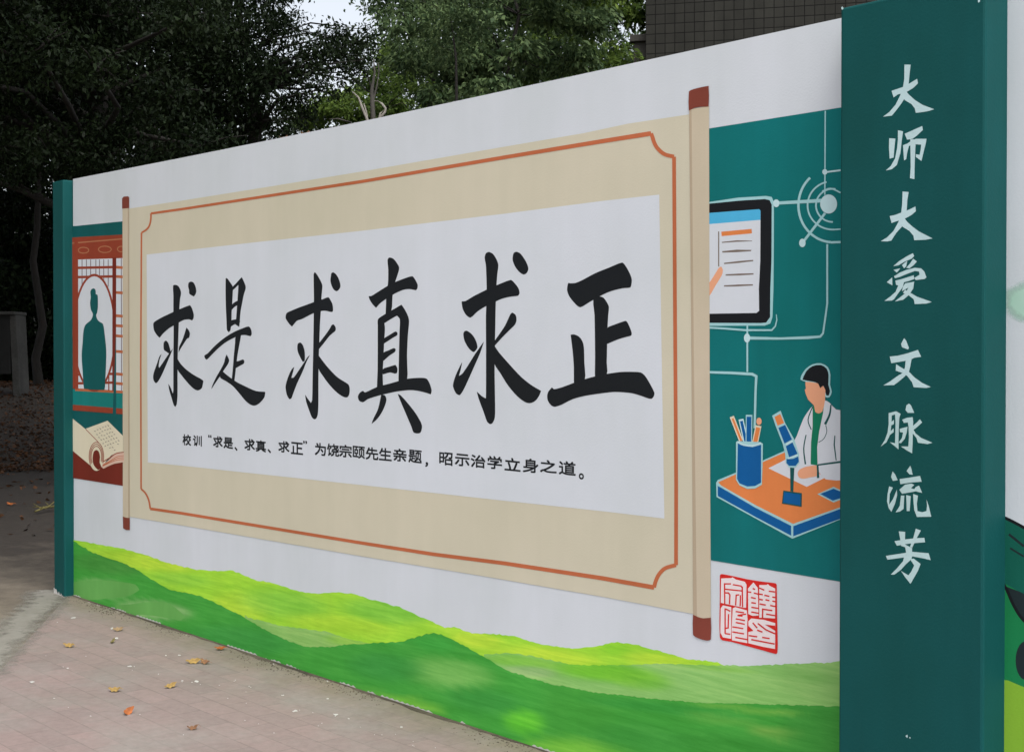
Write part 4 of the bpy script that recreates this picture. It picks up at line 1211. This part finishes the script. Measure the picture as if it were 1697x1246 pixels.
def gap(px, py, r=0):            # where the photograph shows open sky between the crowns
    poly = [(488, -200), (500, 18), (536, 42), (577, 28), (606, 22), (628, 90), (640, 60), (662, 34), (700, -200)]
    inside = False; n = len(poly); j = n - 1
    for i in range(n):
        xi, yi = poly[i]; xj, yj = poly[j]
        if (yi > py) != (yj > py) and px < (xj - xi) * (py - yi) / (yj - yi) + xi: inside = not inside
        j = i
    return inside

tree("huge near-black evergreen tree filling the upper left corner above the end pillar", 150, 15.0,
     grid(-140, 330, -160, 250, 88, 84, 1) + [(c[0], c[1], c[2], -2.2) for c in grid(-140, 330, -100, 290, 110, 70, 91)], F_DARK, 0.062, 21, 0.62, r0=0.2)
tree("dark tree whose ragged leafy edge hangs against the bright sky left of the gap", 400, 16.5,
     [(420, 60, 80), (350, 120, 85), (470, 110, 50), (525, 85, 34), (560, 62, 26), (590, 70, 26), (600, 100, 20), (572, 95, 22), (408, 150, 44), (500, 168, 26),
      (400, -30, 85), (455, -15, 42), (360, -70, 90), (380, 205, 75), (470, 218, 36), (330, 40, 80), (340, 260, 60), (300, 190, 70), (420, 120, 60),
      (470, 40, 30), (538, 100, 22), (608, 50, 14), (565, 92, 26), (590, 108, 22), (600, 72, 20), (545, 62, 24), (575, 120, 16), (520, 120, 24), (525, 150, 20), (548, 142, 15), (498, 196, 28), (478, 180, 32), (556, 160, 9), (588, 134, 13)],
     F_DARK, 0.062, 22, 0.75, r0=0.16, djit=1.0)
tree("leafy tree with drooping twigs at the top edge right of the sky gap", 760, 19.0,
     [(600, -34, 16), (566, -36, 14), (640, -30, 14), (668, -12, 15), (700, 10, 19), (686, 26, 11), (720, 24, 34), (740, -10, 40), (770, 40, 40), (800, -10, 45), (720, 70, 30), (760, 90, 36)],
     F_MID, 0.068, 23, 0.7, r0=0.06, djit=0.8)
tree("broad green tree rising over the middle of the mural wall", 850, 22.0,
     grid(660, 1030, -90, 190, 62, 56, 3, lambda x, y: not gap(x, y) and x > 648), F_MID, 0.115, 24, 0.8, r0=0.1, pads=True)
tree("green tree growing right beside the grey tiled building", 980, 25.0,
     grid(880, 1075, -80, 200, 62, 54, 4), F_LIGHT, 0.12, 25, 0.75, r0=0.1, pads=True)
tree("low bright green tree behind the bare dead branches", 600, 26.0,
     [(520, 195, 32), (545, 178, 30), (566, 170, 20), (596, 152, 18), (618, 128, 16), (640, 80, 10), (505, 205, 30), (540, 195, 32), (565, 195, 36), (600, 178, 34), (585, 160, 18), (620, 150, 24), (630, 185, 34), (610, 205, 34), (635, 120, 18), (648, 150, 26), (655, 185, 30), (690, 150, 36), (520, 215, 24), (690, 200, 34), (640, 95, 14), (585, 220, 30), (660, 105, 20)],
     F_LIGHT, 0.11, 26, 0.9, r0=0.08, djit=1.0, fork_py=300, pads=True)
# back rows that close the view under and behind the big crowns
for i, (bx, dep, x0, x1, y0, y1, lab_) in enumerate((
        (-40, 30, -120, 60, -60, 470, "dark tree in the back row behind the wooden-looking grey box"),
        (110, 32, 20, 200, -60, 430, "dark tree in the back row just over the end pillar"),
        (250, 31, 170, 330, -60, 330, "dark tree in the back row over the first brush character"),
        (400, 33, 310, 470, -60, 300, "dark tree in the back row left of the sky gap"))):
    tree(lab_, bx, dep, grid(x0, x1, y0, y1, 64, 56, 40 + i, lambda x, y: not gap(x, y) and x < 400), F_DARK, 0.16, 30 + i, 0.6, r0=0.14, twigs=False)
for i, (bx, dep, x0, x1, lab_) in enumerate(((720, 36, 670, 830, "dark green tree farthest back over the middle of the mural"), (930, 36, 830, 1060, "dark green tree farthest back close to the tiled building"))):
    tree(lab_, bx, dep, grid(x0, x1, -60, 230, 62, 52, 50 + i), F_MID, 0.17, 60 + i, 0.85, r0=0.3, twigs=False)

# trees with crowns added above the picture to shade the ground to the left
def shade_tree(label, px, dep, cl, seed):
    tree(label, px, dep, cl, F_DARK, 0.24, seed, 0.5, r0=0.085, twigs=False, group="trees behind the wall")
shade_tree("tall slim-trunked tree standing just right of the grey cabinet, shade crown added above the picture", 66, 27.0,
           grid(-500, 260, -620, -200, 120, 110, 70), 71)
shade_tree("slim dark trunk left of the grey cabinet with a crown added overhead for shade", -40, 19.0,
           [(c[0], c[1], c[2], -6.5) for c in grid(-1100, 40, -1000, -130, 150, 140, 72)], 72)
for i, (sx_, dep, lab_) in enumerate(((-30, 31, "dark undergrowth bush behind the grey cabinet"), (60, 33, "dark undergrowth bush against the end pillar"), (150, 32, "dark undergrowth bush hidden mostly behind the end pillar"))):
    bpx = at(sx_, 640, dep); bpx.z = ground_z(bpx.x, bpx.y)
    sh = thing("shrub", tuple(bpx), lab_, "shrub", "undergrowth bushes")
    cl = [(tuple(at(sx_ + a, b, dep + random.uniform(-1, 1))), .75, 900) for a in (-40, 0, 40) for b in (430, 490, 550, 610)]
    leaves("crown", sh, cl, F_DARK, 0.15, 80 + i)
    v, f = tube([[(bpx, .05), (bpx + Vector((.1, 0, 1.2)), .03)], [(bpx, .05), (bpx + Vector((-.4, .1, 1.3)), .02)], [(bpx, .05), (bpx + Vector((.5, -.1, 1.1)), .02)]], 6)
    link_mesh("stem", v, f, BARK, sh)

# far wood that closes the view all round (reads as one dark mass between the trunks)
rw = np.random.default_rng(31)
wc = []
for ang in np.arange(-14, 112, 1.6):
    for k in range(3):
        a_ = math.radians(ang + rw.uniform(-.8, .8)); d_ = rw.uniform(40, 50)
        p = Vector((-math.sin(a_) * d_, -DIST + math.cos(a_) * d_, 0)); q = ROT.transposed() @ (p - CAM)
        hi = 5.2 if k == 2 else (1.2 if k == 0 else 3.2)
        p.z = ground_z(p.x, p.y) + hi
        wc.append((tuple(p), 2.0, 230))
o = leaves("far_wood", None, wc, F_DARK, 0.5, 32)
tag(o, "dark mass of undergrowth and low foliage far behind the tree trunks", "undergrowth", kind='stuff')

# shade trees added at the left: their crowns darken the wood and the earth track
def added_shade_tree(label, x, y, crown, seed, r0=0.24):
    rg = random.Random(seed)
    b = Vector((x, y, ground_z(x, y) - 0.1))
    root = thing("tree", tuple(b), label, "tree", "added shade trees")
    cl, paths = [], []
    top = Vector((x + .3, y, b.z + 4.2))
    paths.append([(b, r0 * 1.3), (b + Vector((.05, .05, .5)), r0), (b.lerp(top, .5), r0 * .85), (top, r0 * .7), (top + Vector((.2, .1, 3.5)), r0 * .2)])
    for cx, cy, cz, r in crown:
        p = Vector((x + cx, y + cy, b.z + cz))
        q = ROT.transposed() @ (p - CAM)
        if -q.z > 1 and PW / 2 + FPX * (q.x + r * 1.25) / -q.z > 400: continue      # added crowns stop before the open sky
        m_ = top.lerp(p, .5) + Vector((0, 0, .4))
        paths.append([(top, r0 * .5), (m_, r0 * .3), (p, r0 * .1)])
        cl.append((tuple(p), r, 1500 * r * r))
    v, f = tube(paths, 8); link_mesh("trunk", v, f, BARK, root, smooth=True)
    leaves("crown", root, cl, F_DARK, 0.22, seed)
CROWN = [(0, 0, 7.5, 2.0), (2.2, .5, 6.6, 1.6), (-2.2, 0, 6.6, 1.6), (.5, 2.3, 6.8, 1.6), (.3, -2.4, 6.6, 1.6), (1.8, 2, 8, 1.5), (-1.6, 1.8, 8, 1.5), (1.6, -1.8, 8, 1.5), (-1.5, -2, 8.2, 1.5), (0, 0, 9.6, 1.7), (3.6, 1.6, 7.2, 1.4), (-3.4, -1.4, 7.4, 1.4)]
for i, (x, y, lab_) in enumerate(((-16.5, -1.5, "added shade tree left of the picture beside the earth track, nearest the cabinet"), (-21.5, 1.0, "added shade tree left of the picture, far beyond the earth track"),
                                  (-15.0, -7.5, "added shade tree left of the picture, toward the viewer"), (-21.0, -6.5, "added shade tree left of the picture, farthest from the wall"), (-13.6, -12.5, "added shade tree left of the picture, level with the viewer"))):
    added_shade_tree(lab_, x, y, CROWN, 120 + i)

WIDE = [(3.2 * math.cos(a) * k, 3.2 * math.sin(a) * k, 6.6 + 1.2 * (2 - k) + 0.5 * math.sin(3 * a), 2.0) for k in (0.5, 1.25, 2.0) for a in [i * 2 * math.pi / (4 + 4 * k) for i in range(int(4 + 4 * k))]]
added_shade_tree("broad added shade tree behind the far end of the mural, roofing the earth track", -15.6, 4.6, WIDE, 140, 0.12)  # broad crowns added to cut sky light on the left ground
added_shade_tree("broad added shade tree left of the picture, its crown over the grey cement strip", -15.0, -4.6, WIDE, 142, 0.16)
added_shade_tree("broad added shade tree deep in the dark wood at the left", -22.0, 8.0, WIDE, 141, 0.12)

# bare dead tree behind the wall
dt = thing("dead_tree", tuple(at(620, 640, 14.0)), "bare dead tree with pale forked branches poking up behind the white wall", "tree")
D = lambda x, y, d=14.0: at(x, y, d)
thin = lambda paths: [[(p, r * 0.6) for p, r in path] for path in paths]
v, f = tube(thin([[(D(622, 640), .05), (D(622, 260), .045), (D(618, 190), .042), (D(616, 150), .030), (D(621, 120), .018), (D(619, 98), .008)],
             [(D(618, 170), .02), (D(625, 140), .013), (D(628, 118), .008), (D(627, 104), .005)]]), 8)
link_mesh("trunk", v, f, GREYBARK, dt, smooth=True)
v, f = tube(thin([[(D(616, 230), .03), (D(607, 195), .024), (D(600, 178), .022), (D(594, 162), .017), (D(584, 152), .009)],
             [(D(612, 210), .016), (D(606, 182), .013), (D(603, 172), .008)]]), 8)
link_mesh("branch", v, f, DEADWOOD, dt, smooth=True)
v, f = tube(thin([[(D(622, 240), .03), (D(629, 196), .024), (D(638, 186), .022), (D(639, 180), .02), (D(633, 172), .018), (D(626, 168), .013), (D(620, 168), .009)],
             [(D(628, 198), .018), (D(630, 188), .016), (D(636, 184), .014)]]), 8)
link_mesh("branch", v, f, DEADWOOD, dt, smooth=True)
v, f = tube(thin([[(D(600, 225), .02), (D(580, 203), .016), (D(560, 197), .011), (D(545, 198), .006)]]), 7)
link_mesh("branch", v, f, GREYBARK, dt, smooth=True)

# ------------------------------------------------------------------ leaf litter under the trees (uncountable)
rl = np.random.default_rng(9)
lp = []
for i in range(16000):
    px, dep = (rl.uniform(-160, 260) if i < 9500 else rl.uniform(-1100, 900)), 16.5 + 16 * rl.random() ** 1.4
    p = at(px, 700, dep); lp.append((p.x, p.y, ground_z(p.x, p.y) + 0.01 + 0.03 * rl.random()))
for i in range(110):
    px, dep = rl.uniform(-60, 95), 10.5 + 7 * rl.random() ** 0.6
    p = at(px, 700, dep); lp.append((p.x, p.y, ground_z(p.x, p.y) + 0.012))
F_LIT = foliage_mat("litter", (0.03, 0.018, 0.012), (0.13, 0.062, 0.034), 0.05)
V_, F_ = [], []
for (x, y, z) in lp:
    a = rl.uniform(0, 6.28); L_ = rl.uniform(0.035, 0.085); b = len(V_)
    ca, sa = math.cos(a), math.sin(a); t1, t2 = rl.uniform(-.03, .03, 2)
    for u, w, h in ((-.5, 0, 0), (0, -.25, t1), (.5, 0, t2 * .5), (0, .25, t2)):
        V_.append((x + (u * ca - w * sa) * L_, y + (u * sa + w * ca) * L_, z + h * 0.8))
    F_.append((b, b + 1, b + 2, b + 3))
o = link_mesh("leaf_litter", V_, F_, F_LIT)
tag(o, "brown dead leaves carpeting the ground under the dark trees", "leaf litter", kind='stuff')
# a dry twig lying on the earth
p0, p1 = on_ground(58, 853), on_ground(92, 846)
tw = [[(p0 + Vector((0, 0, .03)), .008), (p0.lerp(p1, .5) + Vector((0, 0, .05)), .011), (p1 + Vector((0, 0, .04)), .012)]]
for k in range(7):
    q = p0.lerp(p1, 0.25 + 0.1 * k) + Vector((0, 0, .04)); tw.append([(q, .006), (q + Vector((rl.uniform(-.12, .12), rl.uniform(-.15, .15), rl.uniform(.0, .08))), .003)])
v, f = tube(tw, 6)
o = link_mesh("fallen_twig", v, f, LM['olive'], smooth=True)
tag(o, "dry olive twig on the bare earth beside the end pillar", "twig")

# ------------------------------------------------------------------ grey box at the left edge
M_BOX = cement_mat("grey_concrete", (0.03, 0.03, 0.028), (0.075, 0.075, 0.07))
M_BOXD = cement_mat("dark_panel", (0.006, 0.0065, 0.0065), (0.014, 0.0145, 0.014))
bd_ = 24.0
bb = at(6, 652, bd_); gz = ground_z(bb.x, bb.y)
rx = ROT @ Vector((1, 0, 0)); rx = Vector((rx.x, rx.y, 0)).normalized(); fw = Vector((-rx.y, rx.x, 0))
gb = thing("utility_cabinet", (bb.x, bb.y, gz), "low grey utility cabinet with splayed legs under the dark trees at the left edge", "cabinet")
def obox(name, parent, mat, c, sx, sy, z0, z1, taper=0.0, lean=0.0):
    v = []
    for z, k in ((z0, 0), (z1, 1)):
        for ux, uy in ((-1, -1), (1, -1), (1, 1), (-1, 1)):
            w = sx / 2 * (1 - taper * k)
            p = Vector((bb.x, bb.y, gz)) + rx * (c + ux * w + lean * k) + fw * (uy * sy / 2)
            v.append((p.x, p.y, gz + z))
    f = [(3, 2, 1, 0), (4, 5, 6, 7), (0, 1, 5, 4), (1, 2, 6, 5), (2, 3, 7, 6), (3, 0, 4, 7)]
    o = link_mesh(name, v, f, mat, parent); bevel(o, 0.012); return o
obox("body", gb, M_BOXD, -0.22, 0.86, 0.5, 0.35, 1.36)
obox("lid", gb, M_BOX, -0.22, 1.04, 0.62, 1.363, 1.42)
obox("leg", gb, M_BOX, 0.31, 0.12, 0.5, -0.1, 1.36, 0.1, -0.06)
obox("leg", gb, M_BOX, -0.75, 0.12, 0.5, -0.1, 1.36, 0.1, 0.06)

# ------------------------------------------------------------------ tiled building behind the wall
def tile_mat(name, tint=1.0):
    m, nt, b = node_mat(name)
    L = nt.links
    tc = N(nt, 'ShaderNodeTexCoord'); mp = N(nt, 'ShaderNodeMapping'); mp.inputs['Rotation'].default_value = (math.radians(90), 0, 0)
    L.new(tc.outputs['Object'], mp.inputs['Vector'])
    br = N(nt, 'ShaderNodeTexBrick', Scale=1.0, offset=0.0, squash=1.0)
    br.inputs['Color1'].default_value = tuple(q * tint for q in (0.031, 0.031, 0.027)) + (1,)
    br.inputs['Color2'].default_value = tuple(q * tint for q in (0.025, 0.025, 0.022)) + (1,)
    br.inputs['Mortar'].default_value = (0.005, 0.005, 0.0045, 1)
    br.inputs['Mortar Size'].default_value = 0.008
    br.inputs['Mortar Smooth'].default_value = 0.2
    br.inputs['Brick Width'].default_value = 0.168
    br.inputs['Row Height'].default_value = 0.168
    L.new(mp.outputs[0], br.inputs['Vector'])
    c2, n2 = noise_col(nt, (1.2, 1.2, 0.6), [(0.3, (0.66, 0.66, 0.63)), (0.7, (1.25, 1.24, 1.2))], 6)
    L.new(mul(nt, br.outputs[0], c2), b.inputs['Base Color'])
    b.inputs['Roughness'].default_value = 0.6; b.inputs['Specular IOR Level'].default_value = 0.12
    bp = N(nt, 'ShaderNodeBump', Strength=0.5, Distance=0.01, invert=True)
    L.new(br.outputs['Fac'], bp.inputs['Height']); L.new(bp.outputs[0], b.inputs['Normal'])
    return m
M_TILE = tile_mat("grey_square_tiles")
M_LEDGE = cement_mat("dark_ledge", (0.045, 0.042, 0.038), (0.085, 0.08, 0.072))
bc = at(1070, 60, 24.0); bc.z = ground_z(bc.x, bc.y)
fd = ROT @ Vector((0.972, 0, 0.236)); fd.z = 0; fd.normalize()      # along the facade, to the right and nearer
bldg = thing("building", tuple(bc), "dark grey square-tiled building rising behind the right part of the wall", "building")
bldg.rotation_euler = (0, 0, math.atan2(fd.y, fd.x))
def lbox(name, parent, mat, x0, x1, y0, y1, z0, z1):
    v = [(x, y, z) for z in (z0, z1) for x, y in ((x0, y0), (x1, y0), (x1, y1), (x0, y1))]
    f = [(3, 2, 1, 0), (4, 5, 6, 7), (0, 1, 5, 4), (1, 2, 6, 5), (2, 3, 7, 6), (3, 0, 4, 7)]
    return link_mesh(name, v, f, mat, parent, local=True)
lbox("tiled_wall", bldg, M_TILE, 0, 11, 0, 7, -0.3, 9.5)
lbox("parapet", bldg, M_LEDGE, -0.08, 11.08, -0.08, 7.08, 9.503, 9.8)
zl = CAM.z + (HORIZON - 59) / FPX * 24.4 - bc.z
lbox("annex_wall", bldg, M_LEDGE, -0.26, -0.003, 0.35, 5, -0.3, zl - 0.125)
o = lbox("ledge", bldg, M_LEDGE, -0.32, -0.003, 0.28, 5.1, zl - 0.122, zl); bevel(o, 0.01)

print('LEAVES', NLEAF)
